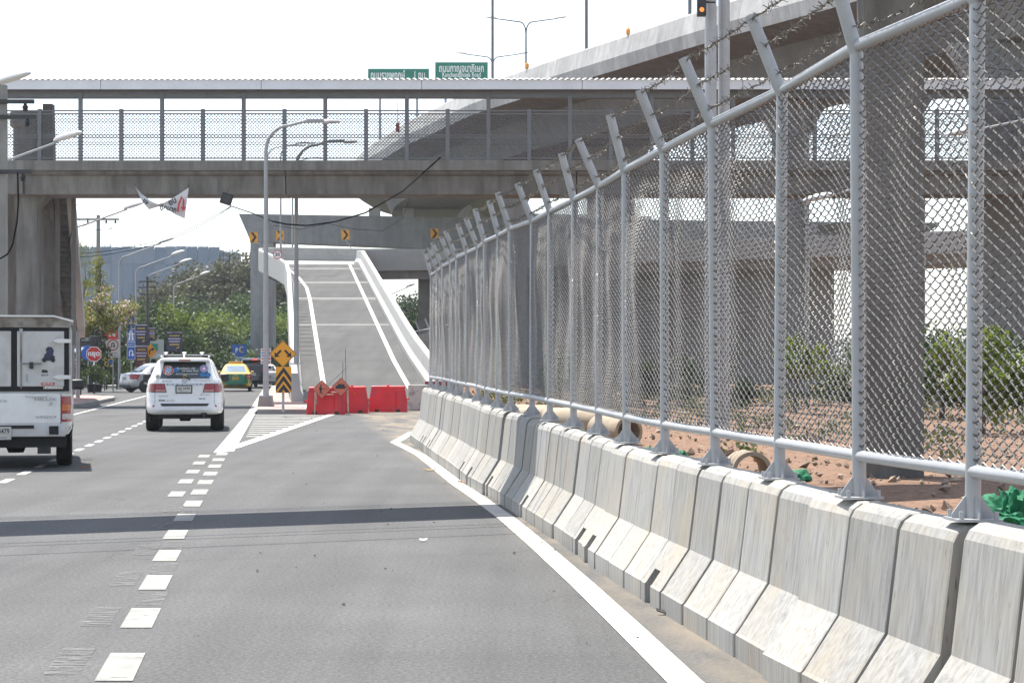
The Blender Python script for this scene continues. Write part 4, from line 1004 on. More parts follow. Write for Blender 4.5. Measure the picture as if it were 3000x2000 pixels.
# dark sport utility vehicle ahead of the taxi
g = gp(706, 1141)
DARKP = mat('black_car_paint', (.02,.021,.024), .25, var=.1, coat=.7)
ds = thing('sport_utility_vehicle', 'black sport utility vehicle braking ahead of the taxi', 'car', (g.x, g.y+5.5, 0), R(7.0)); ds.scale = (1.05,1.05,1.05)
bd3 = Body([(.36,.84,.1,4.5),(.46,.90,0,4.6),(.9,.92,.06,4.6),(1.08,.90,.1,4.2),(1.12,.89,.12,3.7),(1.25,.85,.18,3.4),(1.6,.69,.4,2.6),(1.72,.58,.5,2.3),(1.76,.42,.8,2.1)], 7)
bd3.shell('body', DARKP, ds); bd3.rpanel('rear_window', GLASS, ds, (-.72,.72), (-.6,.6), 1.27, 1.6)
MB().prism([(-.62,1.64),(.62,1.64),(.58,1.74),(-.58,1.74)], .18, .6).build('spoiler', mat('grey_roof_paint',(.45,.46,.48),.3,var=.05,coat=.5), ds, True, .02)
LIT = mat('lit_brake_lens', (.7,.02,.02), .3, emit=(1,.03,.02), estr=1.6)
MB().cbox((.1,.17,1.66), (.22,.02,.05)).build('high_brake_light', LIT, ds)
for sg in (-1,1):
    lim = lambda a, c: (min(sg*a, sg*c), max(sg*a, sg*c))
    tl = bd3.rpanel('tail_light', REDL, ds, lim(.5,.88), lim(.55,.86), 1.0, 1.14, off=.014); bd3.rpanel('brake_lens', LIT, tl, lim(.7,.85), lim(.7,.85), 1.03, 1.12, off=.02)
    mirror(ds, sg, .86, 2.7, 1.22, .2, .18)
    bd3.spanel('side_window', GLASS, ds, sg, (.6,3.2), (.75,2.6), 1.27, 1.57)
plate(ds, bd3.rear(0,.82,.02), 'ญว 8'); MB().box((-.7,.2,.25),(.7,4.2,.4)).build('underbody', BLACK, ds)
wheels(ds, .77, (.9,3.6), .36, 1.1); arches(bd3, ds, (.9,3.6), .36, .36)
# oncoming white van beyond the fence, one headlight glowing to paint in a sun glint
v = gp(1478, 1120); v.x = (1480-CX)/F*160; v.y = 160
vn = thing('van', 'white oncoming van with a painted sun glint on one headlight, seen through the fence', 'van', (v.x, v.y, 0), R(186))
bd4 = Body([(.3,.78,0,4.2),(.4,.85,-.02,4.3),(.9,.87,0,4.25),(1.0,.86,0,4.0),(1.5,.8,.05,3.5),(1.85,.72,.1,3.2),(1.9,.6,.2,3.0)], 8)
bd4.shell('body', WHITEP, vn); bd4.rpanel('windscreen', GLASS, vn, (-.75,.75), (-.68,.68), 1.08, 1.7, f=True); bd4.rpanel('grille', BLKPL, vn, (-.4,.4), (-.4,.4), .6, .75, f=True)
HL = mat('glint_headlight', (.9,.9,.85), .3, emit=(1,.97,.9), estr=60)
for sg in (-1,1):
    bd4.rpanel('headlight', HL if sg > 0 else mat('unlit_headlight',(.6,.6,.6),.2), vn, (min(sg*.5,sg*.78),max(sg*.5,sg*.78)), (min(sg*.5,sg*.78),max(sg*.5,sg*.78)), .68, .86, f=True)
    mirror(vn, sg, .84, 3.3, 1.2)
wheels(vn, .74, (.8,3.5), .32, .9); arches(bd4, vn, (.8,3.5), .32, .32)
# ------------------------------------------------------------------ street lamps
def head_mesh(l=.95, w=.34):
    b = MB(); rows = []
    for i in range(11):
        t = i/10; ww = w*.5*math.sin(math.pi*min(1, .12+t*.88))**.55 if t < .97 else .04; hh = .15*math.sin(math.pi*min(1,.1+t*.85))**.6
        if i == 0: ww = .05; hh = .05
        rows.append([Vector((t*l, ww*math.cos(a), .02+(hh if math.sin(a) > 0 else .07*(hh/.15))*math.sin(a))) for a in [2*math.pi*k/12 for k in range(13)]])
    b.grid(rows); return b.mesh('lamp_head', True)
HEADM = head_mesh(); HEADM.materials.append(LAMPH)
def lamp(label, loc, h, reach, rise, rz=0.0, r0=.085, drop=.9, sgn=1, group='street lamps along the road', hs=1.0, two=False, m=POLE):
    o = thing('street_lamp', label, 'street lamp', loc, rz, group)
    MB().lathe([(.16,0),(.16,.03),(r0*1.05,.03),(r0*.62,h-drop)], (0,0,0), 10).build('pole', m, o, True)
    for sg in ((1,-1) if two else (sgn,)):
        pts = [Vector((0,0,h-drop-.02))]
        for i in range(1, 7):
            t = i/6; pts.append(Vector((sg*.45*(1-math.cos(t*math.pi/2)), 0, h-drop+ (drop-rise*.5)*math.sin(t*math.pi/2))))
        e = Vector((sg*reach, 0, h+rise*.5)); pts.append(e)
        MB().tube(pts, [r0*.62]*2+[r0*.5]*5+[r0*.42], 8).build('arm', m, o, True)
        hd = obj('lamp_head', HEADM, None, o); hd.location = e-Vector((sg*.15,0,0)); hd.scale = (hs*sg, hs, hs)
        hd.rotation_euler = (0, -sg*math.atan2(rise, reach), 0)
    return o
names = ['nearest on the left, only its head in frame', 'second lamp on the left, its long arm crossing the footbridge pier', 'third lamp on the left, under the footbridge beside the utility pole', 'fourth lamp on the left, before the blue netted building', 'fifth lamp on the left, before the blue netted building', 'sixth lamp on the left, above the flowering tree', 'farthest lamp on the left, at the wooded hill']
for nm, y in zip(names, (52, 65.5, 94.7, 122, 136, 147, 184)):
    lamp('grey street lamp, '+nm, U(-9.6, y), 8.3 if y < 180 else 9, 2.5, .75, 0, group='lamps along the left pavement')
# island lamp and the lamps standing on the ramp parapet
def lamp2(label, base, h, reach, r0=.1):
    o = thing('street_lamp', label, 'street lamp', base, 0, 'lamps beside the ramp')
    MB().lathe([(r0,0),(r0*.62,h-1.0)], (0,0,0), 12).build('pole', POLE, o, True); MB().cbox((0,0,.02), (.42,.42,.04)).build('base_plate', POLE, o)
    pts = [Vector((0,0,h-1.02))]+[Vector((.8*(1-math.cos(t/6*math.pi/2)), 0, h-1.0+.85*math.sin(t/6*math.pi/2))) for t in range(1,7)]+[Vector((reach-.6,0,h+.0))]
    MB().tube(pts, [r0*.62]*3+[r0*.5]*5, 8).build('arm', POLE, o, True)
    MB().prism([(reach-.75,h-.07),(reach+.05,h-.05),(reach+.05,h+.06),(reach-.55,h+.05)], -.13, .13).build('lamp_housing', POLE, o, True, .03)
    b = MB(); rows = []
    for i in range(6):
        t = i/5; w = .16*math.cos(t*1.2)**.5; rows.append([Vector((reach+t*.5, w*math.cos(a), h+w*.5*math.sin(a)-.02)) for a in [2*math.pi*k/10 for k in range(11)]])
    MB().grid(rows).build('lamp_dish', mat('lamp_dish',(.5,.52,.55),.2,.5,var=.1), o, True)
    return o
ib = gp(797, 1187, .15)
il = lamp2('tall grey street lamp on a concrete base on the island', (ib.x, 68.4, .48), 9.2, 1.95)
MB().prism([(-.26,-.33),(.26,-.33),(.2,0),(-.2,0)], -.24, .24).build('concrete_base', CON_GRY, il)
nb = MB().cbox((-.02,.16,1.35), (.34,.03,.52)).build('notice_board', WHITEPR, il)
for i, (z, m) in enumerate(((1.55,REDPR),(1.46,BLUEPR),(1.37,BLUEPR),(1.27,REDPR),(1.15,REDPR))): MB().box((-.16,.135,z-.022),(.12+.02*(i%2),.142,z+.022)).build('notice_line', m, nb)
lamp2('grey street lamp with thick pole standing on the left ramp parapet near its foot', U(.62, 80.5, rampz(80.5)+1.0), 8.75, 1.9, .11)
lamp2('slim grey street lamp on the left ramp parapet behind the round speed sign', Vector((at(821,700,140).x, 140.3, 9.0)), 7.6, 1.9, .08)
lamp2('slim grey street lamp on the outer wall at the top of the ramp', Vector((at(853,700,158).x, 158.9, 10.4)), 7.0, 2.1, .08)
lamp2('slim grey street lamp at the left corner of the ramp bend', Vector((at(783,700,156).x, 156.2, 10.3)), 7.8, 2.4, .08)
# lamps up on the viaduct
for nm, px, Y_, top, two in (('left of two double armed lamps on the flyover, above the green signs', 1443, 170, 27.0, True), ('right of two double armed lamps on the flyover', 1541, 150, 26.6, True)):
    x = (px-CX)/F*Y_; lamp('thin grey '+nm, (x, Y_, ZE+.35), top-ZE-.35, 2.3, .25, 0, .1, 1.0, two=True, group='lamps on the flyover', hs=.9, m=BRSTEEL)
for nm, px, Y_ in (('dark bare lamp pole on the flyover rising past the green signs', 1443, 128), ('dark bare lamp pole on the flyover right of the double lamps', 1718, 112), ('dark bare lamp pole on the flyover at the top beside the twin posts', 2021, 98.5)):
    x = (px-CX)/F*Y_; tag(MB().lathe([(.16,0),(.12,.9),(.09,1.0),(.075,13)], (x, Y_, ZE+.3), 10).build('lamp_pole', BRSTEEL, smooth=True), nm, 'lamp pole', 'lamps on the flyover')
# dark lamp heads between ramp and fence
for nm, px, py, Y_ in (('uppermost of three dark lamp heads right of the ramp',1140,845,200),('middle one of three dark lamp heads right of the ramp',1160,868,235),('lowest of three dark lamp heads right of the ramp',1178,890,270)):
    e = at(px, py, Y_); h = e.z; lamp('dark street lamp far off, '+nm, (e.x-.6, Y_, 0), h-.3, 2.4, .8, 0, .09, group='far lamps right of the ramp', m=DARKST)

# ------------------------------------------------------------------ signs
def post(root, h, r=.035, m=POLE, z0=0, x=0, y=.05): return MB().tube([(x,y,z0),(x,y,h)], r, 8).build('post', m, root)
def board(root, name, poly, m, y0=-.01, y1=.01): return MB().prism(poly, y0, y1).build(name, m, root)
def rect(cx, cz, w, h): return [(cx-w/2,cz-h/2),(cx+w/2,cz-h/2),(cx+w/2,cz+h/2),(cx-w/2,cz+h/2)]
def diamond_poly(cx, cz, r): return [(cx-r,cz),(cx,cz-r),(cx+r,cz),(cx,cz+r)]
def regular(cx, cz, r, n, a0=0): return [(cx+r*math.cos(a0+2*math.pi*k/n), cz+r*math.sin(a0+2*math.pi*k/n)) for k in range(n)]
def arrow(p, q, w, hw, hl):
    p = Vector(p); q = Vector(q); d = (q-p).normalized(); n = Vector((-d.y, d.x)); s = q-d*hl
    return [tuple(v) for v in (p+n*w/2, p-n*w/2, s-n*w/2, s-n*hw/2, q, s+n*hw/2, s+n*w/2)]
def curve_arrow(b, pts, w, y0, y1, head=0):
    pts = [Vector(p) for p in pts]; Lp = []; Rp = []
    for i, p in enumerate(pts):
        d = (pts[min(i+1,len(pts)-1)]-pts[max(i-1,0)]).normalized(); n = Vector((-d.y, d.x)); Lp.append(p+n*w/2); Rp.append(p-n*w/2)
    for i in range(len(pts)-1): b.prism([tuple(Lp[i]),tuple(Rp[i]),tuple(Rp[i+1]),tuple(Lp[i+1])], y0, y1)
    if head:
        d = (pts[-1]-pts[-2]).normalized(); n = Vector((-d.y, d.x)); q = pts[-1]; b.prism([tuple(q+n*head/2),tuple(q-n*head/2),tuple(q+d*head*.75)], y0, y1)
    return b
def uturn(cx, cz, s):                               # inverted U opening down, arrow on the right
    return [(cx-s*.5, cz-s)]+[(cx-s*.5*math.cos(math.pi*k/10), cz+s*.35+s*.5*math.sin(math.pi*k/10)) for k in range(11)]+[(cx+s*.5, cz-s*.35)]
# diamond with two diverging arrows over a chevron board, at the nose of the island
sp_ = gp(829, 1206, .15); sp_.z = .15; SY = sp_.y; k_ = SY/F
s = thing('road_sign', 'yellow diamond sign with two black arrows above a chevron board on the island', 'road sign', sp_)
dz = at(827,1036,SY).z-.15; r_ = 40*k_
post(s, dz, .04)
o = board(s, 'diamond_board', diamond_poly(0,dz,r_), INK); board(o, 'diamond_border', diamond_poly(0,dz,r_*.99), YEL, -.014, -.0101); board(o, 'border_line', diamond_poly(0,dz,r_*.955), INK, -.016, -.0141); board(o, 'diamond_face', diamond_poly(0,dz,r_*.92), YEL, -.018, -.0161)
for sg in (-1, 1): board(o, 'arrow', arrow((sg*r_*.14,dz+r_*.26),(sg*r_*.62,dz-r_*.26),r_*.16,r_*.5,r_*.3), INK, -.02, -.0181)
cz_ = at(830,1112,SY).z-.15; w_ = 46*k_; h_ = 76*k_
o = board(s, 'chevron_board', rect(.02,cz_,w_,h_), YEL, -.012, .01)
for i, t in enumerate((.28,-.05,-.38)):
    zc = cz_+h_*t; a = w_*.5; pk_ = h_*.21; th = h_*.2
    poly = [(.02-a,zc-pk_+.0),(.02,zc+pk_),(.02+a,zc-pk_),(.02+a,max(zc-pk_-th,cz_-h_/2)),(.02,zc+pk_-th),(.02-a,max(zc-pk_-th,cz_-h_/2))]
    if i == 2: poly = [(.02-a*.82,cz_-h_/2),(.02,zc+pk_),(.02+a*.82,cz_-h_/2),(.02+a*.25,cz_-h_/2),(.02,zc+pk_-th),(.02-a*.25,cz_-h_/2)]
    board(o, 'chevron', poly, INK, -.016, -.0121)
# round speed sign
e = at(813,746,139); s = thing('road_sign', 'round white speed limit sign reading 30 with red rim beside the ramp', 'road sign', (e.x, 139, 9.0))
zc = e.z-9.0; post(s, zc, .04)
o = board(s, 'disc', regular(0,zc,.31,28), REDPR); board(o, 'disc_face', regular(0,zc,.25,28), WHITEPR, -.014, -.0101); text('30', .34, (0,-.016,zc), INK, o, .32, bold=.03)
# chevron alignment signs on bent brackets along the outer wall of the bend
for nm, px, py, Y_ in (('leftmost of four',743,695,153.5),('second from the left of four',820,690,157.5),('third from the left of four',1012,688,160.6),('rightmost of four',1273,684,160.2)):
    e = at(px, py, Y_); b0 = Vector((e.x+.45, Y_+.35, 10.35)); s = thing('chevron_sign', 'yellow and black chevron sign on the ramp bend, '+nm, 'chevron sign', b0, 0, 'chevron signs on the bend')
    d = e-b0; MB().tube([(0,0,0),(-.02,0,.15),(d.x+.02,d.y+.08,d.z-.45),(d.x,d.y+.05,d.z)], .035, 6).build('bracket', GALV, s)
    o = board(s, 'board', rect(0,0,.62,.76), YEL); o.location = d
    board(o, 'chevron', [(-.22,-.36),(-.02,-.36),(.24,0),(-.02,.36),(-.22,.36),(.04,0)], INK, -.014, -.0101)
# green direction signs over the far roadway
for nm, px0, px1, py0, l1, l2 in (('left',1077,1258,201,'ถนนราชพฤกษ์     1 กม.',None),('right',1274,1430,182,'ถนนกาญจนาภิเษก','Kanchanaphisek Road')):
    Y_ = 186; a = at(px0, py0, Y_); c = at(px1, py0+72, Y_); w = c.x-a.x; h = a.z-c.z
    s = thing('direction_sign', ('%s green direction sign above the footbridge roof, %s' % (nm, 'lower and wider' if nm == 'left' else 'higher, with two lines')), 'road sign', (a.x+w/2, Y_, ZE), 0, 'green direction signs')
    zc = (a.z+c.z)/2-ZE; o = board(s, 'board', rect(0,zc,w,h), WHITEPR); board(o, 'panel', rect(0,zc,w-.12,h-.12), GREENPR, -.02, -.011)
    for x in (-w*.3, w*.3): MB().tube([(x,.12,-.2),(x,.12,zc+h*.4)], .12, 8).build('post', POLE, s)
    t1 = a.z-ZE; text(l1, 1.0 if nm == 'left' else .95, (0,-.03,t1-(.66 if nm == 'left' else .62)), WHITEPR, o, w*.9 if nm == 'left' else w*.84, bold=.02)
    if l2: text(l2, .62, (0,-.03,t1-1.18), WHITEPR, o, w*.72, bold=.015)
# ---- left roadside signs
def lsign(px, py_base, name, label, cat='road sign'):
    g = gp(px, py_base); s = thing(name, label, cat, (g.x, g.y, 0)); return s, g.y
s, Y_ = lsign(275, 1153, 'stop_sign', 'red octagonal stop sign on a black and white striped post')
k_ = Y_/F; zc = at(274,1037,Y_).z; r_ = 23.5*k_
for i in range(7): MB().tube([(0,.05,i*zc/7),(0,.05,(i+1)*zc/7)], .05, 8).build('post_band', WHITEPR if i % 2 else INK, s)
o = board(s, 'octagon', regular(0,zc,r_,8,math.pi/8), WHITEPR); board(o, 'octagon_face', regular(0,zc,r_*.92,8,math.pi/8), REDPR, -.015, -.0101); text('หยุด', r_*.85, (0,-.018,zc+.02), WHITEPR, o, r_*1.45, bold=.035)
s, Y_ = lsign(258, 1151, 'round_sign', 'blue round sign peeping out behind the red stop sign'); zc = at(258,1035,Y_).z
post(s, zc); board(s, 'disc', regular(0,zc,.36,24), BLUEPR)
s, Y_ = lsign(277, 1149, 'traffic_signal', 'dark traffic signal seen from behind above the stop sign', 'traffic signal'); zc = at(274,1003,Y_).z
post(s, zc, .05, DARKST); MB().cbox((0,0,zc), (.42,.24,.62)).build('housing', DARKST, s, False, .03); MB().lathe([(.16,-.12),(.18,.12)], (0,-.16,zc+.05), 14, Matrix.Rotation(math.pi/2,4,'X')).build('visor', BLKPL, s, True); MB().cbox((0,-.02,zc+.33), (.5,.3,.02)).build('top_plate', GALV, s)
s, Y_ = lsign(331, 1146, 'no_u_turn_sign', 'white square sign with a crossed red ring and black U turn arrow'); k_ = Y_/F; zc = at(329,1020,Y_).z; w_ = 42*k_; h_ = 53*k_
post(s, zc); o = board(s, 'board', rect(0,zc,w_,h_), WHITEPR); zr = zc+h_*.18; r_ = w_*.39
board(o, 'ring', regular(0,zr,r_,26), REDPR, -.014, -.0101); board(o, 'ring_face', regular(0,zr,r_*.82,26), WHITEPR, -.017, -.0141)
curve_arrow(MB(), uturn(0,zr,r_*.42), r_*.17, -.02, -.0171, r_*.5).build('arrow', INK, o)
text('ไปกลับรถ', h_*.13, (0,-.018,zc-h_*.27), INK, o, w_*.6); text('หน้าโรงพยาบาล', h_*.13, (0,-.018,zc-h_*.41), INK, o, w_*.88)
s, Y_ = lsign(384, 1148, 'guide_sign', 'tall narrow blue guide sign with aeroplane, motorway and U turn symbols'); k_ = Y_/F; zt_ = at(382,925,Y_).z; w_ = 24*k_
post(s, zt_-.5)
hs_ = [38*k_, 38*k_, 14*k_, 38*k_]; z = zt_
for i, h_ in enumerate(hs_):
    zc = z-h_/2; o = board(s, 'panel', rect(0,zc,w_,h_-.01), WHITEPR); board(o, 'panel_face', rect(0,zc,w_*.93,h_-.05), BLUEPR, -.014, -.0101)
    if i == 0:
        board(o, 'aeroplane', [(0,zc+h_*.42),(w_*.06,zc+h_*.3),(w_*.06,zc+h_*.08),(w_*.4,zc-h_*.14),(w_*.4,zc-h_*.22),(w_*.06,zc-h_*.1),(w_*.05,zc-h_*.28),(w_*.16,zc-h_*.4),(0,zc-h_*.36),(-w_*.16,zc-h_*.4),(-w_*.05,zc-h_*.28),(-w_*.06,zc-h_*.1),(-w_*.4,zc-h_*.22),(-w_*.4,zc-h_*.14),(-w_*.06,zc+h_*.08),(-w_*.06,zc+h_*.3)], WHITEPR, -.018, -.0141)
    elif i == 1:
        board(o, 'carriageway', [(-w_*.34,zc-h_*.4),(-w_*.08,zc-h_*.4),(-w_*.04,zc+h_*.4),(-w_*.16,zc+h_*.4)], WHITEPR, -.018, -.0141); board(o, 'carriageway', [(w_*.34,zc-h_*.4),(w_*.08,zc-h_*.4),(w_*.04,zc+h_*.4),(w_*.16,zc+h_*.4)], WHITEPR, -.018, -.0141)
        board(o, 'overpass', rect(0,zc+h_*.1,w_*.82,h_*.09), WHITEPR, -.022, -.0181)
    elif i == 2: text('สุขุมวิท', h_*.55, (0,-.018,zc), WHITEPR, o, w_*.7)
    else: curve_arrow(MB(), uturn(0,zc,w_*.38), w_*.13, -.018, -.0141, w_*.42).build('arrow', WHITEPR, o)
    z -= h_
NAVY = mat('navy_poster', (.035,.035,.07), .6, var=.3, scale=3); MAROON = mat('maroon_poster', (.09,.03,.045), .6, var=.3, scale=3); GOLD = mat('gold_print', (.42,.32,.08), .6, var=.2); LILAC = mat('lilac_print', (.45,.42,.55), .6, var=.1)
def poster(label, px, py0, py1, wpx, base, m, lines, Y0=None):
    s, Y_ = lsign(px, base, 'poster_board', label, 'poster'); k_ = Y_/F; zc = at(px,(py0+py1)/2,Y_).z; h_ = (py1-py0)*k_; w_ = wpx*k_
    for x in (-w_*.4, w_*.4): post(s, zc+h_*.4, .03, DARKST, 0, x)
    o = board(s, 'sheet', rect(0,zc,w_,h_), m)
    for t, hh, wd, mm in lines: board(o, 'print_line', rect(0, zc+h_*(.5-t), w_*wd, h_*hh), mm, -.015, -.0101)
    return o, zc, w_, h_
pl_ = ((.03,.05,.98,LILAC),(.2,.08,.6,GOLD),(.36,.06,.8,LILAC),(.5,.06,.7,LILAC),(.66,.08,.62,GOLD))
for lab, px, a, c, w, base, m in (('upper navy poster with gold and lilac lettering right of the blue guide sign',413,950,1009,36,1140,NAVY),('maroon poster below the navy one right of the blue guide sign',414,1012,1073,38,1141,MAROON),('small navy poster half hidden behind the upper navy poster',446,960,998,22,1136,NAVY),('navy poster hung on the far lamp post over the road edge',511,972,1028,46,1134,NAVY)):
    o, zc, w_, h_ = poster(lab, px, a, c, w, base, m, pl_)
    MB().prism(arrow((w_*.1,zc-h_*.36),(w_*.34,zc-h_*.28),h_*.05,h_*.14,h_*.1), -.018, -.0151).build('arrow', GOLD, o)
    text('โครงการใหม่', h_*.12, (0,-.02,zc+h_*.3), GOLD, o, w_*.7)
o, zc, w_, h_ = poster('red poster with white lettering above the no U turn sign', 326, 966, 994, 38, 1142, REDPR, ()); text('ขาย', h_*.6, (.05,-.015,zc), WHITEPR, o, w_*.5, bold=.03)
o, zc, w_, h_ = poster('dark banner with big yellow letters above the red poster', 328, 924, 965, 38, 1139, mat('dark_banner',(.03,.04,.03),.7), ()); text('อาร', h_*.42, (.02,-.015,zc+h_*.22), GOLD, o, w_*.85, bold=.05); text('ราย', h_*.42, (.1,-.015,zc-h_*.24), GOLD, o, w_*.6, bold=.05)
o, zc, w_, h_ = poster('yellow poster with a blue blob below the no U turn sign', 318, 1047, 1074, 30, 1144, mat('yellow_poster',(.55,.42,.12),.6), ()); board(o, 'blob', regular(w_*.25,zc,h_*.3,14), BLUEPR, -.015, -.0101)
s, Y_ = lsign(442, 1139, 'curve_sign', 'ochre diamond sign with a bent arrow, turned half aside'); zc = at(442,1029,Y_).z; s.rotation_euler.z = R(48); post(s, zc); o = board(s, 'diamond_board', diamond_poly(0,zc,.44), YEL); curve_arrow(MB(), [(-.12,zc-.2),(-.12,zc),(.0,zc+.1),(.1,zc+.12)], .09, -.016, -.0101, .22).build('arrow', INK, o)
s, Y_ = lsign(460, 1136, 'guide_board', 'pale grey sign board with a green corner behind the ochre diamond'); zc = at(458,1022,Y_).z; post(s, zc); o = board(s, 'board', rect(0,zc,.85,1.2), mat('grey_board',(.34,.37,.36),.6)); board(o, 'green_panel', rect(-.15,zc+.1,.4,.45), GREENPR, -.015, -.0101)
s, Y_ = lsign(700, 1118, 'parking_sign', 'blue parking sign with a white P and yellow crescent moon'); k_ = Y_/F; zc = at(700,1032,Y_).z; w_ = 45*k_; h_ = 46*k_
for x in (-w_*.3,w_*.3): post(s, zc, .04, POLE, 0, x)
o = board(s, 'board', rect(0,zc,w_,h_), BLUEPR); text('P', h_*.42, (-w_*.15,-.015,zc+h_*.12), WHITEPR, o, w_*.16, bold=.04); text('ที่จอดรถ', h_*.22, (w_*.05,-.015,zc-h_*.34), WHITEPR, o, w_*.7, bold=.02)
cr = [(w_*.2+h_*.2*math.cos(a), zc+h_*.18+h_*.2*math.sin(a)) for a in [R(50+260*i/14) for i in range(15)]]; ci = [(w_*.25+h_*.145*math.cos(a), zc+h_*.18+h_*.15*math.sin(a)) for a in [R(310-260*i/14) for i in range(15)]]
b = MB()
for i in range(14): b.prism([cr[i], cr[i+1], ci[13-i], ci[14-i]], -.016, -.0101)
b.build('crescent', mat('moon_yellow',(.6,.5,.12),.5), o)
s, Y_ = lsign(735, 1116, 'parking_sign', 'small pale blue hanging sign with a circled P and arrow beside the lamp post'); k_ = Y_/F; zc = at(735,1013,Y_).z; w_ = 20*k_; h_ = 40*k_
post(s, zc+3.5, .06, POLE, 0, .1); o = board(s, 'board', rect(0,zc,w_,h_), mat('cyan_sign',(.06,.3,.4),.5)); board(o, 'ring', regular(0,zc+h_*.28,w_*.28,18), WHITEPR, -.014, -.0101); board(o, 'ring_face', regular(0,zc+h_*.28,w_*.21,18), mat('cyan_sign',(.06,.3,.4)), -.017, -.0141); text('P', w_*.36, (0,-.02,zc+h_*.28), WHITEPR, o); board(o, 'arrow', arrow((0,zc-h_*.22),(0,zc+h_*.06),w_*.1,w_*.3,w_*.25), WHITEPR, -.014, -.0101)
s, Y_ = lsign(773, 1121, 'advert_board', 'blue advert board low behind the white notice, partly hidden', ); zc = at(776,1058,Y_).z; post(s, zc, .04); o = board(s, 'board', rect(0,zc,.9,.8), BLUEPR); board(o, 'pale_patch', rect(0,zc-.2,.45,.3), BLUE2, -.015, -.0101)

# ------------------------------------------------------------------ island, kerbs, pavements
def kerbed(name, poly, h, top, kw=.16):
    n = len(poly); b = MB(); c = Vector((sum(p[0] for p in poly)/n, sum(p[1] for p in poly)/n, 0))
    vs = [(p[0],p[1],-.02) for p in poly]+[(p[0],p[1],h) for p in poly]
    b.add(vs, [tuple(range(n,2*n))]+[(i,(i+1)%n,n+(i+1)%n,n+i) for i in range(n)])
    o = struct(b.build(name, CON_GRY, None, False, .02))
    ins = []
    for p in poly:
        d = (c-Vector((p[0],p[1],0))); d = Vector((math.copysign(min(abs(d.x),kw*1.2),d.x), math.copysign(min(abs(d.y),kw*1.2),d.y),0)); ins.append((p[0]+d.x, p[1]+d.y, h+.004))
    MB().add(ins, [tuple(range(n))]).build('paving', top, o); return o
isl = kerbed('traffic_island', [(-8.03,64.6),(-6.2,64.6),(-6.55,76),U(.38,80),U(.38,128),U(-.55,128),U(-.62,90)], .15, PAVER)
kerbed('pavement', [U(-7.2,52),U(-7.05,66.5),U(-7.3,68.6),U(-8,69.2),(-40,72),(-40,52)], .16, CON_GRY)
kerbed('pavement', [U(-7.6,71),U(-7.1,72.5),U(-6.95,86),U(-7.3,89.5),U(-8.4,91),(-60,100),(-60,71)], .15, PAVER)
kerbed('pavement', [U(-7.2,126),U(-7.2,300),(-120,300),(-120,150)], .15, CON_GRY)
# loose kerb blocks and sacks beside the ramp foot
for nm, px, py, sz in (('larger grey concrete block at the foot of the left ramp parapet',880,1163,(.55,.6,.5)),('small grey concrete block in front of the larger one by the ramp',886,1176,(.35,.4,.28)),('pale concrete block beside the white sacks',897,1180,(.3,.3,.42))):
    g = gp(px, py, .15); tag(MB().cbox((0,0,sz[2]/2), sz).build('concrete_block', CON_GRY, None, False, .03), nm, 'block').location = (g.x, g.y+.6, .15)
def heap(name, label, cat, c, r, h, m, seed, n=22, crump=.35, kind=None):
    b = MB(); rows = []
    for j in range(n//2+1):
        ph = j/(n//2)*math.pi*.5; row = []
        for i in range(n+1):
            a = 2*math.pi*i/n; rr = math.cos(ph); d = Vector((math.cos(a)*rr, math.sin(a)*rr, math.sin(ph)))
            f = 1+crump*.7*noise.noise(d*2.3+Vector((seed,0,0)))+crump*.6*abs(noise.noise(d*6.1+Vector((0,seed,0))))+crump*.45*abs(noise.noise(d*14+Vector((0,0,seed))))
            row.append(Vector((d.x*r*f, d.y*r*f, max(0, d.z*h*f))))
        rows.append(row)
    b.grid(rows); o = b.build(name, m, None, True); o.location = c; tag(o, label, cat); return o
g = gp(930, 1208); WSACK = mat('white_plastic_sack', (.72,.72,.73), .5, var=.08)
heap('plastic_sack', 'crumpled white plastic sack beside the left red barrier', 'sack', (g.x+.0, g.y+.6, .0), .34, .42, WSACK, 3.1, crump=.5)
heap('plastic_sack', 'flat white plastic sheeting in front of the loose kerb blocks', 'sack', (g.x-.32, g.y+.5, .0), .3, .22, WSACK, 8.7, crump=.5)

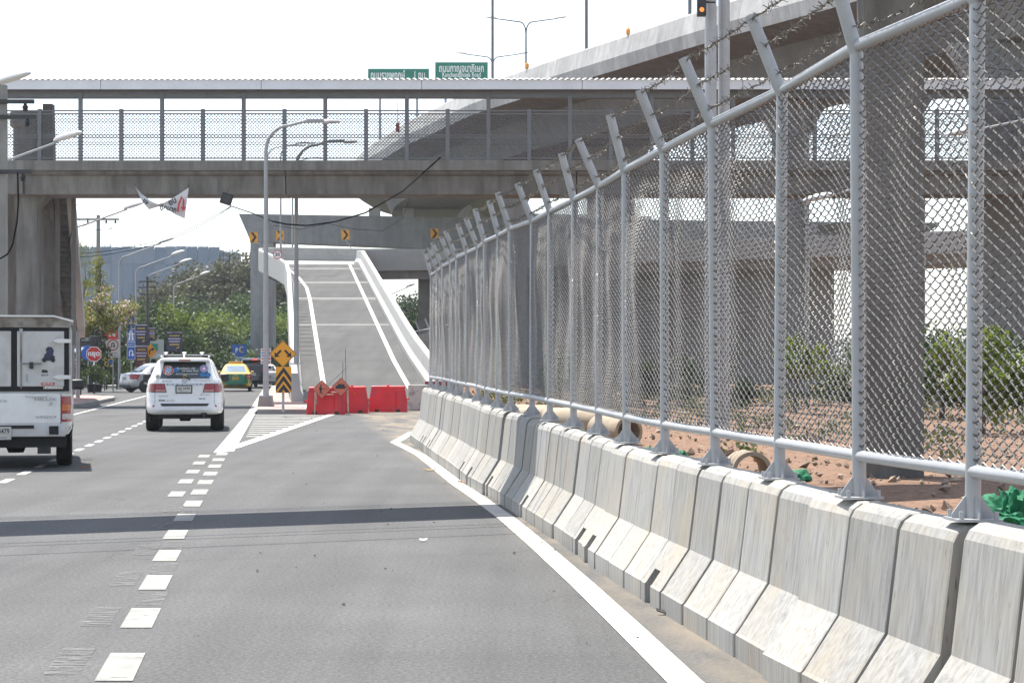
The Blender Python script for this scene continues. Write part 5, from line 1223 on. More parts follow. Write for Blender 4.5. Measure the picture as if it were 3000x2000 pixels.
# ------------------------------------------------------------------ red plastic barriers
def water_barrier(label, px, py, w, rz):
    g = gp(px, py); o = thing('plastic_barrier', label, 'barrier', (g.x, g.y+.2, 0), rz, 'red plastic barriers closing the ramp')
    n = 26; secs = []
    def half(x):                                    # profile across thickness at station x; ribs pull the face in
        t = x/w; rib = 0
        for c in (-.22, .02, .26):
            if abs(t-c) < .035: rib = .035
        return rib
    prof = [(.20,.0),(.20,.10),(.17,.30),(.12,.52),(.075,.70),(.07,.84),(.04,.86)]
    rows = []
    st = sorted(set([-.5,-.47,.47,.5]+[c+d for c in (-.22,.02,.26) for d in (-.05,-.035,.035,.05)]+[-.36,-.08,.14,.40]))
    for t in st:
        rib = half(t*w); row = []
        taper = 0.0
        for (y, z) in prof:
            x = t*w*(1-.13*max(0,(z-.35))/.5); yy = max(y-(rib if .12 < z < .66 else 0), .02)
            if abs(t) > .49: yy *= .8
            row.append(Vector((x, -yy, z)))
        for (y, z) in prof[::-1]:
            x = t*w*(1-.13*max(0,(z-.35))/.5); yy = max(y-(rib if .12 < z < .66 else 0), .02)
            if abs(t) > .49: yy *= .8
            row.append(Vector((x, yy, z)))
        rows.append(row+[row[0]])
    b = MB().grid(rows); k = len(rows[0]); b.f.append(tuple(range(k-1))); b.f.append(tuple((len(rows)-1)*k+i for i in range(k-1)))
    b.build('shell', PLRED, o, True)
    for sg in (-1, 1): MB().cbox((sg*w*.5,0,.42), (.16,.09,.05)).build('coupling_lug', PLRED, o, False, .01)
    for x in (-.28, .28): MB().cbox((x*w,-.19,.05), (.14,.05,.09)).build('fork_slot', BLKPL, o)
    MB().lathe([(.06,0),(.06,.03),(.045,.035)], (0,0,.855), 12).build('filler_cap', PLRED, o)
    if 'right' not in label: disc((.1,-.125,.62), .035, 12).build('reflector', AMBERL, o)
    return o
water_barrier('left red plastic barrier behind the two roadwork signs', 953, 1214, 1.2, R(3))
water_barrier('middle red plastic barrier, partly behind the bulldozer sign', 1030, 1210, 1.02, R(-2))
water_barrier('right red plastic barrier next to the grey concrete block', 1136, 1207, 1.24, R(-3))
cb = gp(1225, 1203); blk = thing('concrete_block', 'dirty white concrete block with black stains between red barrier and fence', 'block', (cb.x, cb.y+.3, 0))
MB().prism([(-.36,0),(.36,0),(.36,.12),(.35,.5),(.34,.87),(-.34,.87),(-.35,.5),(-.36,.12)], -.28, .28).build('body', mat('stained_white_block',(.46,.45,.42),.9,var=.15,scale=3,dirt=(.07,.065,.06),dscale=3.2,damt=.85), blk, False, .03)
MB().box((-.2,.0,.0),(.1,.1,.06)).build('lifting_foot', CON_GRY, blk)
rb = gp(1262, 1200); tag(MB().prism([(-.4,0),(.4,0),(.38,.95),(-.38,.95)], -.25, .25).build('concrete_block', mat('maroon_block',(.25,.03,.04),.8), None, False, .03), 'dark red concrete block just behind the fence end', 'block').location = (rb.x+.1, rb.y+2.2, 0)
# roadwork signs on trestles
STICK = mat('old_cream_timber', (.42,.36,.3), .8, var=.2, dirt=(.3,.08,.06), dscale=8, damt=.8)
for nm, px, py, kind in (('worker',943,1140,0),('bulldozer',999,1133,1)):
    Y_ = 63.6 if kind == 0 else 63.4; e = at(px, py, Y_); k_ = Y_/F
    s = thing('roadwork_sign', 'faded orange diamond roadwork sign with a black %s on a trestle' % nm, 'road sign', (e.x, Y_, 0), 0, 'roadwork signs')
    r_ = 27.5*k_; z = e.z
    o = board(s, 'diamond_board', diamond_poly(0,z,r_), mat('dark_red_edge',(.12,.02,.02),.6), -.01, .01); board(o, 'diamond_face', diamond_poly(0,z,r_*.94), ORANGE, -.014, -.0101)
    b = MB()
    if kind == 0:
        u = r_/30
        for poly in ([(-6,9),(-2,9),(0,4),(-1,-4),(-7,-4),(-8,4)], [(-6,-4),(-3.5,-4),(-4.5,-15),(-7.5,-15)], [(-3,-4),(-.5,-4),(2.5,-14),(-.5,-14)], [(-2,6),(0,4),(6,0),(5,-2)], [(-9,-1),(15,1.5),(15,2.8),(-9,.5)], regular(-2.5,12.5,2.8,10)): b.prism([(x*u, z+y*u) for x, y in poly], -.018, -.0141)
    else:
        u = r_/30
        for poly in ([(-17,-6),(12,-6),(14,-3),(12,0),(-17,0),(-19,-3)], [(-16,0),(12,0),(12,8),(-6,9),(-10,5),(-16,4)], [(-10,7),(-7,7),(-7,12),(-10,12)], [(-1,8),(1,8),(0,13),(-1,13)], [(12,-3),(19,-1),(18,3),(16,0),(12,1)], [(5,8),(9,8),(8,11)]): b.prism([(x*u, z+y*u) for x, y in poly], -.018, -.0141)
    b.build('symbol', INK, o)
    sg = -1 if kind == 0 else 1
    for dx, yy in ((sg*.23, .02), (sg*.2, .45)): MB().tube([(dx*.9,.03,z-.08),(dx,yy,0)], .022, 6).build('trestle_leg', STICK, s)
    MB().tube([(-.3 if kind else .0,.03,z-r_*.55),(.0 if kind else .36,.03,z-r_*.55)], .018, 6).build('cross_bar', STICK, s)
    if kind == 1:
        MB().tube([(.02,.1,0),(.05,.1,at(1007,1060,Y_).z)], .008, 5).build('rod', DARKST, s); MB().tube([(.16,.1,0),(.13,.1,at(1014,1022,Y_).z)], .008, 5).build('rod', DARKST, s)
    else: MB().tube([(.2,.06,z+r_*.5),(.72,.1,at(1016,1080,Y_).z)], .006, 4).build('string', DARKST, s)

# ------------------------------------------------------------------ poles and wires
def upole(label, px, py_base, py_top, w0, w1, arms, m=CON_GRY, Y_=None, nm='utility_pole'):
    g = gp(px, py_base) if Y_ is None else Vector(((px-CX)/F*Y_, Y_, 0)); h = at(px, py_top, g.y).z; s = thing(nm, label, 'utility pole', g)
    MB().lathe([(w0*.7,-.05),(w1*.7,h)], (0,0,0), 4, Matrix.Rotation(math.pi/4,4,'Z')).build('pole', m, s)
    for py, half, ins in arms:
        z = at(px, py, g.y).z; MB().cbox((0,-w1*.6,z), (half*2,.09,.09)).build('crossarm', DARKST if m is not GALV else GALV, s)
        for x in ins: MB().lathe([(.03,0),(.07,.03),(.05,.06),(.08,.09),(.05,.13),(.03,.17)], (x,-w1*.6,z-.22), 8).build('insulator', BLKPL, s)
    return s
upole('weathered concrete utility pole with one crossarm beside the flowering tree', 288, 1147, 630, .30, .17, ((643,1.15,(-.55,.45,.95)),))
upole('dark steel lattice pole with short arms in front of the far trees', 432, 1128, 810, .16, .14, ((825,.55,()),(842,.6,()),(862,.55,())), DARKST)
upole('dark twin pole among the trees near the parking signs', 565, 1118, 898, .2, .16, ((912,.4,()),), DARKST)
upole('pale grey utility pole with cable fittings at the left frame edge', 6, 1000, 250, .22, .2, ((300,.75,(.55,)),(345,.8,(.6,)),(505,.7,(.5,))), CON_GRY, 46)
s = thing('h_frame_pole', 'dark H frame steel pole with crossarms behind the fence', 'utility pole', Vector(((2608-CX)/F*47, 47, 0)))
zt = at(2600,108,47).z
for x in (-.14, .14): MB().box((x-.06,-.06,-.05),(x+.06,.06,zt)).build('pole', DARKST, s)
for py, hw in ((112,.62),(165,.75)): MB().cbox((.1,-.1,at(0,py,47).z), (hw*2,.1,.1)).build('crossarm', DARKST, s)
for i in range(9): MB().cbox((0,0,.8+i*.85), (.3,.05,.06)).build('cross_piece', DARKST, s)
for nm, px in (('left of the twin tall grey posts rising behind the fence',2082),('right of the twin tall grey posts rising behind the fence',2125)):
    x = (px-CX)/F*45; tag(MB().lathe([(.133,-.05),(.132,6),(.13,11.5)], (x,45+(.3 if px > 2100 else 0),0), 18).build('tall_post', GALV, smooth=True), 'thick grey steel post, '+nm, 'post')
e = at(2055,0,44.5); s = thing('warning_light', 'dark signal box with a small orange light beside the twin posts', 'signal', (e.x, 44.5, e.z-.5))
MB().cbox((0,0,.45), (.2,.18,.62)).build('housing', BLKPL, s, False, .02); disc((0,-.1,.27), .05, 14).build('lens', mat('amber_glow',(.8,.2,.03),.3,emit=(1,.2,.03),estr=.7), s); MB().tube([(.1,0,.45),(.3,0,.45)], .03, 6).build('bracket', DARKST, s)
for nm, px, py in (('lower one above the fence gap',2380,520),('upper one nearer the right edge',2800,335)):
    Y_ = 62; e = at(px, py, Y_); lamp('street lamp with pale head seen through the fence, '+nm, (e.x+2.9, Y_, 0), e.z-.3, 2.4, -.5 if px < 2500 else -.4, 0, .08, sgn=-1, group='lamps beyond the fence')

def cable(label, pts, r=.014, sag=0.0, n=7):
    out = []
    P_ = [at(*p) for p in pts]
    for i in range(len(P_)-1):
        for k in range(n):
            t = k/n; out.append(P_[i].lerp(P_[i+1], t)-Vector((0,0,sag*4*t*(1-t))))
    out.append(P_[-1]); return tag(MB().tube(out, r, 5).build('cable', CABLE), label, 'cable')
cable('thick black cable bundle drooping from the footbridge to the island lamp', [(1290,462,75.9),(1180,560,72.8),(1070,624,71.2),(980,650,70.2),(900,661,69.4),(840,657,68.8),(797,648,68.4)], .03)
cable('loose thin black cable tangled below the thick bundle', [(1200,580,72.6),(1180,640,72),(1120,676,71),(1040,672,70.3),(960,655,69.9),(880,672,69.2),(800,660,68.4)], .008)
cable('black cable from the island lamp up to the footbridge girder', [(797,648,68.4),(740,625,71),(677,604,75.9)], .022)
cable('upper black cable running left from the girder past the lamps', [(677,604,75.9),(520,685,80),(360,728,85),(200,743,90),(40,742,95)], .013, .05)
cable('lower black cable running left from the girder past the lamps', [(677,606,75.9),(520,692,80),(360,737,85),(200,752,90),(40,750,95)], .013, .08)
cable('thin wire hanging down from the girder by the black box', [(650,616,75.9),(654,740,75.9),(660,900,75.9)], .006)
cable('thin wire hanging down beside the black box', [(671,606,75.9),(672,740,75.9),(676,880,75.9)], .006)
cable('black cable looping down past the pole at the left edge', [(52,505,45),(54,590,45),(50,650,45),(38,715,45),(22,745,45),(0,758,45)], .02)
cable('wire sagging between the concrete utility pole and the bridge stair', [(355,650,104),(320,672,100),(280,674,96),(240,655,92),(195,605,80)], .012)
cable('short black jumper hanging beside the bridge stair', [(208,575,80),(213,620,80),(210,680,80),(202,712,80)], .02)
cable('wire from the stair down to the utility pole top', [(200,570,80),(225,600,88),(250,630,95),(280,666,102)], .012)
cable('upper of two swagged wires between the dark pole and far lamp', [(560,910,130),(545,950,130),(510,975,130),(470,955,130),(440,905,130)], .02)
cable('lower of two swagged wires between the dark pole and far lamp', [(560,920,130),(540,965,130),(505,981,130),(465,965,130),(440,915,130)], .016)
for i, (a, c) in enumerate((((2400,110,47),(3050,-40,30)),((2640,112,47),(3050,210,40)),((2640,166,47),(3050,330,38)))):
    cable('thin wire from the H frame pole toward the right, %s of three' % ('upper','middle','lower')[i], [a, c], .008, .2)

# torn banner and black box under the girder
ban = thing('torn_banner', 'torn white banner with red arrow and black writing hanging under the footbridge', 'banner', at(475,600,75.9))
CL = mat('white_banner_cloth', (.62,.62,.63), .8, var=.06, scale=2)
o0 = Vector(ban.location)
def bpt(px, py, dy=0): return at(px, py, 75.9+dy)-o0
rows = []
topc = [(395,545),(418,570),(440,588),(462,598),(480,594),(510,578),(553,550)]
botc = [(396,548),(416,590),(436,614),(462,606),(478,606),(512,628),(541,641)]
for j in range(6):
    t = j/5; rows.append([bpt(a[0]+(c[0]-a[0])*t, a[1]+(c[1]-a[1])*t, .12*math.sin(i*1.7+t*2.5)) for i, (a, c) in enumerate(zip(topc, botc))])
top2 = [[p+Vector((0,.01,0)) for p in r] for r in rows]
b = MB(); b.grid(rows); b.grid(top2); b.build('cloth', CL, ban, True)
curve_arrow(MB(), [(bpt(524,618).x,bpt(524,622).z),(bpt(527,600).x,bpt(527,598).z),(bpt(536,580).x,bpt(536,578).z),(bpt(541,590).x,bpt(541,588).z),(bpt(540,606).x,bpt(540,608).z)], .06, -.24, -.2, .2).build('arrow', REDPR, ban)
text('ยบ', .3, bpt(508,592)+Vector((0,-.22,0)), INK, ban, .3, bold=.04, rot=(R(90),R(-28),0)); text('ถูกมาก', .24, bpt(496,612)+Vector((0,-.22,0)), INK, ban, .62, bold=.04, rot=(R(90),R(12),0)); text('ขจ', .2, bpt(430,592)+Vector((0,-.22,0)), INK, ban, .22, bold=.04, rot=(R(90),R(40),0))
for px, py in ((396,546),(553,550)): MB().tube([bpt(px,py), bpt(px-2,py-10)], .008, 4).build('tie', CABLE, ban)
s = thing('junction_box', 'black square box hanging askew under the girder', 'box', at(664,583,75.9)); MB().cbox((0,0,0), (.42,.2,.42), Matrix.Rotation(R(18),4,'Y')).build('box', BLKPL, s, False, .02); MB().cbox((0,-.11,0), (.3,.02,.3), Matrix.Rotation(R(18),4,'Y')).build('lid', DARKST, s); MB().tube([(0,0,.2),(.05,0,.42)], .012, 5).build('hanger', DARKST, s)
e = at(1157,340,75.2); s = thing('red_tag', 'small red hanging device on a rod inside the footbridge railing', 'hanging device', (e.x, 77.0, bz(290))); MB().tube([(0,0,0),(0,0,-.8)], .012, 5).build('rod', mat('dull_red',(.35,.04,.04),.6), s); MB().cbox((0,0,-.95), (.14,.08,.34)).build('box', REDPR, s, False, .015)
# ------------------------------------------------------------------ vegetation
def leaf_mat(name, c1, c2, trans=.35):
    m = bpy.data.materials.new(name); m.use_nodes = True; t = m.node_tree; N = t.nodes; L = t.links; p = N['Principled BSDF']
    tc = N.new('ShaderNodeTexCoord'); n1 = N.new('ShaderNodeTexNoise'); n1.inputs['Scale'].default_value = 1.1; n1.inputs['Detail'].default_value = 4; L.new(tc.outputs['Object'], n1.inputs['Vector'])
    rp = N.new('ShaderNodeValToRGB'); rp.color_ramp.elements[0].position = .32; rp.color_ramp.elements[1].position = .68
    rp.color_ramp.elements[0].color = (*c1,1); rp.color_ramp.elements[1].color = (*c2,1); L.new(n1.outputs[0], rp.inputs[0])
    L.new(rp.outputs[0], p.inputs['Base Color']); p.inputs['Roughness'].default_value = .55; p.inputs['Specular IOR Level'].default_value = .35
    tr = N.new('ShaderNodeBsdfTranslucent'); L.new(rp.outputs[0], tr.inputs[0]); mx = N.new('ShaderNodeMixShader'); mx.inputs[0].default_value = trans
    L.new(p.outputs[0], mx.inputs[1]); L.new(tr.outputs[0], mx.inputs[2]); L.new(mx.outputs[0], N['Material Output'].inputs[0]); return m
LF_D = leaf_mat('dark_foliage', (.018,.035,.012), (.05,.085,.025)); LF_M = leaf_mat('mid_foliage', (.035,.065,.015), (.10,.15,.035)); LF_B = leaf_mat('bright_foliage', (.08,.13,.02), (.22,.28,.04))
LF_H = leaf_mat('hill_foliage', (.05,.055,.025), (.10,.095,.045)); LF_Y = leaf_mat('yellow_foliage', (.13,.15,.03), (.3,.3,.06)); FLOW = leaf_mat('pink_blossom', (.5,.33,.33), (.75,.6,.58)); LF_G = leaf_mat('weed_foliage', (.05,.075,.02), (.14,.15,.06))
def crown_mesh(seed, rx, rz, nclump, nleaf, ls, spread=.33, name='crown', flat_=.0, centers=None):
    r = random.Random(seed); vs = []; fs = []
    cs = []
    for c in range(nclump):
        while True:
            d = Vector((r.uniform(-1,1), r.uniform(-1,1), r.uniform(-.85,1)))
            if .35 < d.length < 1: break
        cs.append((Vector((d.x*rx, d.y*rx, d.z*rz)), r.uniform(.6,1.25)))
    if centers: cs = centers
    for c, k in cs:
        R_ = rx*spread*k
        for i in range(nleaf):
            d = Vector((r.gauss(0,1), r.gauss(0,1), r.gauss(0,.8))).normalized()*(R_*r.random()**.45)
            p = c+d; n = Vector((r.gauss(0,.7), r.gauss(0,.7), r.gauss(.6,.7))).normalized(); a = n.cross(Vector((r.random(),r.random(),r.random()))).normalized(); b_ = n.cross(a); s = ls*r.uniform(.6,1.4)
            o = len(vs); vs += [p-a*s*.5, p+b_*s*.32, p+a*s*.5, p-b_*s*.32]; fs.append((o,o+1,o+2,o+3))
    me = bpy.data.meshes.new(name); me.from_pydata([tuple(v) for v in vs], [], fs); return me, cs
def trunk_mb(h, r, cs, seed, base, nl=9):
    rr = random.Random(seed); b = MB(); pts = [Vector((0,0,-.1))]
    for i in range(1,6): pts.append(Vector((rr.uniform(-.1,.1)*i*.3, rr.uniform(-.1,.1)*i*.3, h*i/5)))
    b.tube(pts, [r*(1-.1*i) for i in range(6)], 8)
    for c, k in cs[:nl]:
        e = c+Vector((0,0,base)); st = pts[-1].lerp(pts[-3], rr.random()); m = st.lerp(e, .5)+Vector((rr.uniform(-.2,.2), rr.uniform(-.2,.2), -.1)); b.tube([st, m, e], [r*.42, r*.28, r*.1], 5)
    return b
CR = {}
def tree(label, loc, top, rad, m, kind='broad', group=None, seed=0, name='tree', ls=.3, dens=1.0):
    key = (kind, seed % 3, m.name)
    if key not in CR:
        if kind == 'broad': me, cs = crown_mesh(seed, 1.0, .8, 34, int(210*dens), ls/4.0, .36)
        elif kind == 'tall': me, cs = crown_mesh(seed, .55, 1.25, 26, int(150*dens), ls/4.5, .4)
        else: me, cs = crown_mesh(seed, 1.0, .65, 20, int(110*dens), ls/2.2, .3)
        me.materials.append(m); CR[key] = (me, cs)
    me, cs = CR[key]; z = {'broad':.8,'tall':1.25}.get(kind,.65)
    t = thing(name, label, 'tree' if name != 'bush' else 'bush', loc, 0, group)
    base = max(top-z*rad*1.05, z*rad*.55)
    c = obj('crown', me, None, t); c.location = (0,0,base); c.scale = (rad,)*3; c.rotation_euler = (0,0,seed*1.7)
    cs2 = [(Matrix.Rotation(seed*1.7,3,'Z') @ (p*rad), k) for p, k in cs]
    trunk_mb(max(base-rad*.2, .3), max(.06*rad,.05), cs2, seed, base).build('trunk', BARK, t, True)
    return t
# wooded hill far behind, left of the ramp
i = 0
hx = [(455,868),(500,835),(545,812),(590,795),(640,778),(690,760),(740,750),(795,760),(850,790),(905,820)]
where = ['at the left end of the hill crest','second from the left on the hill crest','third from the left on the hill crest','fourth from the left on the hill crest','fifth from the left on the hill crest','sixth from the left on the hill crest','beside the portal column on the hill crest','just behind the portal column','behind the ramp parapet, upper','behind the ramp parapet, lower']
for (px, py), w in zip(hx, where):
    Y_ = 262+ (i % 3)*7; e = at(px, py, Y_); tree('olive brown hillside tree '+w, (e.x, Y_, 0), e.z, 6.2, LF_H, 'broad', 'trees on the wooded hill', i, ls=.32); i += 1
for (px, py, Y_, rd, m, lab) in [(520,905,225,5.2,LF_D,'dark green tree low on the hill, left of the others'),(600,872,228,5.6,LF_M,'mid green tree on the hill below the crest'),(675,858,225,5.4,LF_D,'dark green tree on the hill left of the portal column'),(760,880,222,5.2,LF_M,'mid green tree at the foot of the portal column'),
      (840,905,215,5,LF_D,'dark green tree seen past the left side of the ramp'),(560,900,182,3.9,LF_M,'loose mid green tree behind the far lamp'),(640,925,178,3.7,LF_B,'bright green tree in front of the wooded hill'),(705,930,180,3.8,LF_M,'mid green tree above the blue parking sign'),(760,945,176,3.4,LF_D,'dark tree behind the pale blue hanging sign'),
      (595,965,168,3.2,LF_D,'dark low tree left of the parking sign'),(655,975,172,3.2,LF_M,'low green tree directly behind the parking sign'),(740,985,168,2.8,LF_M,'low green tree right of the parking sign'),(800,930,205,4,LF_B,'bright green tree glimpsed between lamp posts and ramp'),
      (492,888,150,3.0,LF_B,'bright leafy tree right of the flowering tree'),(470,925,146,3.3,LF_D,'dense dark tree behind the posters'),(535,985,150,2.9,LF_D,'dark round tree right of the hanging poster'),(410,905,152,3.4,LF_D,'dark tree behind the blue guide sign'),(345,880,155,3.6,LF_M,'green tree behind the concrete utility pole'),(275,900,150,3.6,LF_D,'dark tree behind the stop sign'),(215,905,142,3.4,LF_D,'dark tree behind the bridge stair'),(150,930,150,4,LF_D,'dark tree behind the pickup canopy'),
      (1160,872,240,4.2,LF_D,'dark tree right of the ramp below the far lamps'),(1215,880,250,4.6,LF_M,'green tree right of the ramp next to the fence end'),(1120,905,235,3.6,LF_M,'small green tree close to the ramp parapet'),(1260,860,255,4.2,LF_H,'brownish tree just left of the fence end')]:
    i += 1; e = at(px, py, Y_); tree(lab, (e.x, Y_, 0), e.z, rd, m, 'broad', None, i, ls=.3)
# undergrowth along the left pavement
for k, (px, Y_, top, rd) in enumerate([(185,118,1.9,1.5),(225,128,2.3,1.8),(300,132,2.4,1.9),(365,138,2.5,1.9),(430,140,2.2,1.9),(500,142,2.0,1.8),(560,150,2.2,2.0),(620,155,2.3,2.1),(675,158,2.0,2.0),(745,150,1.8,1.6)]):
    tree('low %s hedge bush, number %s from the left along the verge' % ('dark green' if k % 2 else 'olive green', ['one','two','three','four','five','six','seven','eight','nine','ten'][k]), ((px-CX)/F*Y_, Y_, 0), top, rd, LF_D if k % 2 else LF_M, 'bush', 'hedge along the left verge', 40+k, 'bush', .3)
# flowering tree with open branches at the corner
ft = thing('flowering_tree', 'open branched flowering tree with pale pink blossom over the left corner', 'tree', U(-12.3,111))
r = random.Random(5); b = MB(); tips = []
b.tube([(0,0,-.1),(.1,0,1.4),(.0,0,2.6)], [.2,.17,.14], 8)
for k in range(13):
    an = r.uniform(-2.6,.6) if k < 9 else r.uniform(-.5,.4); ln = r.uniform(1.6,3.2) if k < 9 else r.uniform(3.2,4.6); up = r.uniform(.9,2.4)
    st = Vector((.05,0,r.uniform(1.6,2.6))); e = st+Vector((math.cos(an)*ln, math.sin(an)*ln*.6, up)); m_ = st.lerp(e,.5)+Vector((0,0,r.uniform(-.3,.3))); b.tube([st,m_,e],[.07,.05,.02],5); tips.append((e,.5)); tips.append((m_.lerp(e,.6),.35))
    for q in range(2):
        e2 = e+Vector((r.uniform(-.8,.8), r.uniform(-.6,.6), r.uniform(-.1,.9))); b.tube([m_.lerp(e,.6), e2],[.03,.012],4); tips.append((e2,.45))
b.build('trunk', BARK, ft, True)
me, _ = crown_mesh(9, 1.0, 1.0, 1, 75, .17, .95, 'crown', centers=tips); me.materials.append(LF_Y); obj('crown', me, None, ft)
me, _ = crown_mesh(10, 1.0, 1.0, 1, 34, .15, 1.0, 'blossom', centers=[t for k, t in enumerate(tips) if k % 3 != 1]); me.materials.append(FLOW); obj('blossom', me, None, ft)
# slender tree and creeper on the utility pole
e = at(232,690,101); tree('slender young tree in front of the far lamp post', (e.x,101,0), e.z, 1.9, LF_Y, 'tall', None, 61, ls=.2, dens=.5)
g = gp(288,1147); cp = thing('creeper', 'yellow green creeper climbing the concrete utility pole', 'climber', (g.x+.12, g.y-.3, 0))
r = random.Random(3); cs_ = [(Vector((r.uniform(-.2,.35), r.uniform(-.2,.2), 4.3+k*.33)), r.uniform(.6,1.3)) for k in range(9)]
me, _ = crown_mesh(12, 1.0, 1.0, 1, 85, .14, .36, 'leaves', centers=cs_); me.materials.append(LF_Y); obj('leaves', me, None, cp)
cs_ = [(Vector((r.uniform(-.45,.45), r.uniform(-.2,.2), 1.2+k*.36)), r.uniform(.7,1.4)) for k in range(9)]
me, _ = crown_mesh(13, 1.0, 1.0, 1, 85, .15, .4, 'leaves', centers=cs_); me.materials.append(LF_D); obj('leaves', me, None, cp)
MB().tube([(-.1,0,-.05),(0,.05,2.5),(.05,.1,7)], [.05,.035,.015], 5).build('stem', BARK, cp)
# bushes and weeds behind the fence
for k, (px, Y_, top, rd, m, lab) in enumerate([(2880,46,2.2,1.25,LF_B,'bright leafy bush behind the last fence bay at the right'),(2760,58,2.4,1.5,LF_M,'green bush behind the H frame pole bay'),(2330,62,2.3,1.1,LF_B,'bright green bush behind the fence left of the bridge pier'),(2990,60,2.6,1.8,LF_D,'dark bush at the right frame edge behind the fence'),(2500,80,1.7,1.4,LF_M,'low green bush between the viaduct piers'),(2150,75,1.6,1.3,LF_M,'low green bush behind the twin posts'),(1950,85,1.9,1.5,LF_D,'dark bush far behind the fence middle'),(2680,105,2.4,2.0,LF_Y,'yellowish bush beyond the viaduct piers'),(1700,110,2.4,2.2,LF_M,'green bush far along behind the fence')]):
    tree(lab, ((px-CX)/F*Y_, Y_, 0), top, rd, m, 'bush', None, 80+k, 'bush', .3)
wd = []
r = random.Random(21)
for k in range(420):
    y = 30+r.random()**.7*75; u = 6+r.random()*22
    if r.random() < .35: u += 5
    wd.append((U(u, y, .12), r.uniform(.25,.6)))
me, _ = crown_mesh(30, 1.0, 1.0, 1, 40, .13, .85, 'weeds', centers=wd); me.materials.append(LF_G); o = obj('weeds', me); tag(stuff(o), 'patchy green weeds growing over the dirt behind the fence', 'weeds')
ft2 = []
for k in range(260):
    Y_ = 330+r.random()*60; px = 1150+r.random()*2400; ft2.append((Vector(((px-CX)/F*Y_, Y_, r.uniform(.5,5.0))), r.uniform(.8,1.8)))
me, _ = crown_mesh(31, 3.0, 1.0, 1, 60, .75, .9, 'far_wood', centers=ft2); me.materials.append(LF_D); o = obj('far_wood', me); tag(stuff(o), 'low band of far off trees along the horizon behind the fence', 'wood')
ft2 = []
for k in range(240):
    Y_ = 335+r.random()*60; px = -900+r.random()*2100; ft2.append((Vector(((px-CX)/F*Y_, Y_, r.uniform(.5,7.0))), r.uniform(.8,1.8)))
me, _ = crown_mesh(32, 3.0, 1.0, 1, 60, .75, .9, 'far_wood', centers=ft2); me.materials.append(LF_D); o = obj('far_wood', me); tag(stuff(o), 'band of far off trees behind the left side of the road', 'wood')

# ------------------------------------------------------------------ buildings and left roadside things
BY_ = 420.0; e0 = at(200,722,BY_); e1 = at(642,722,BY_); nb_ = thing('netted_building', 'long building wrapped in blue construction netting on the left skyline', 'building', ((e0.x+e1.x)/2, BY_, 0)); wdt = e1.x-e0.x
NETS = [mat('blue_net_%s' % k, c, .85, var=.12, scale=.25) for k, c in (('a',(.14,.19,.27)),('b',(.165,.21,.285)),('c',(.115,.165,.245)))]
MB().box((-wdt/2+.2,.3,-.05),(wdt/2-.2,14,e0.z-.5)).build('core', CON_GRY, nb_)
nx_, nz_ = 14, 7; r = random.Random(4)
for ix in range(nx_):
    for iz in range(nz_):
        x0_ = -wdt/2+ix*wdt/nx_; z0_ = e0.z*iz/nz_; dy = r.uniform(-.15,.1)
        MB().box((x0_+.03,dy,z0_+.03),(x0_+wdt/nx_-.03,dy+.08,z0_+e0.z/nz_-.03+ (r.uniform(-.12,.08) if iz == nz_-1 else 0))).build('net_sheet', NETS[r.randrange(3)], nb_)
for ix in range(26): MB().tube([(-wdt/2+ix*wdt/25,.2,e0.z-1),(-wdt/2+ix*wdt/25,.2,e0.z+r.uniform(.2,1.0))], .07, 4).build('scaffold_pole', DARKST, nb_)
xw = wdt/2
for ix in range(4): MB().tube([(xw+.5+ix*.9,.3,0),(xw+.5+ix*.9,.3,e0.z-.6)], .06, 4).build('scaffold_pole', NETS[0], nb_)
for iz in range(12): MB().tube([(xw,.3,e0.z-.8-iz*1.6),(xw+3.4,.3,e0.z-.8-iz*1.6)], .06, 4).build('scaffold_ledger', NETS[0], nb_)
MB().box((xw+.1,1.5,-.05),(xw+3.2,10,e0.z-1)).build('stair_tower', NETS[2], nb_)
for nm, px, py in (('slim lattice mast on the skyline behind the concrete pole, the right one',325,655),('slim lattice mast on the skyline behind the concrete pole, the left one',318,668)):
    e = at(px, py, 520); t = thing('lattice_mast', nm, 'mast', (e.x,520,0)); h = e.z
    for dx in (-.25,.25): MB().tube([(dx,0,0),(dx*.7,0,h)], .06, 4).build('leg', POLE, t)
    for q in range(12): MB().tube([(-.22,0,h-1-q*1.2),(.22,0,h-1.8-q*1.2)], .04, 4).build('brace', POLE, t)
# low shop with awnings under the trees
sh = thing('shop_building', 'low dark shop with pale awnings under the trees at the left', 'building', U(-17,137), HEAD)
MB().box((-9,0,-.05),(5.5,8,3.0)).build('wall', mat('shop_wall',(.12,.11,.10),.9,var=.3), sh); MB().prism([(-9.4,3.0),(5.9,3.0),(5.9,3.25),(-9.4,3.25)], -.4, 8.4).build('roof', mat('shop_roof',(.25,.24,.23),.8,var=.2), sh)
for k in range(4):
    x = -8+k*3.4; MB().box((x,-.06,.1),(x+2.4,-.01,2.3)).build('shopfront', mat('shop_dark_opening',(.035,.033,.03),.6,var=.4), sh)
    MB().add([(x-.2,-1.5,2.25),(x+2.8,-1.5,2.25),(x+2.8,-.02,2.8),(x-.2,-.02,2.8),(x-.2,-1.5,2.2),(x+2.8,-1.5,2.2),(x+2.8,-.02,2.75),(x-.2,-.02,2.75)], [(0,1,2,3),(7,6,5,4),(0,4,5,1),(1,5,6,2),(2,6,7,3),(3,7,4,0)]).build('awning', mat('pale_awning_%d' % (k % 2),((.5,.52,.53),(.12,.2,.34))[k % 2],.7,var=.1), sh)
g = gp(224,1160); s = thing('parasol', 'folded dark blue parasol beside the bridge stair post', 'parasol', (g.x, g.y-8, 0)); zt_ = at(222,1020,g.y-8).z
MB().tube([(0,0,0),(0,0,zt_+.1)], .025, 6).build('pole', GALV, s); b = MB(); rows = []
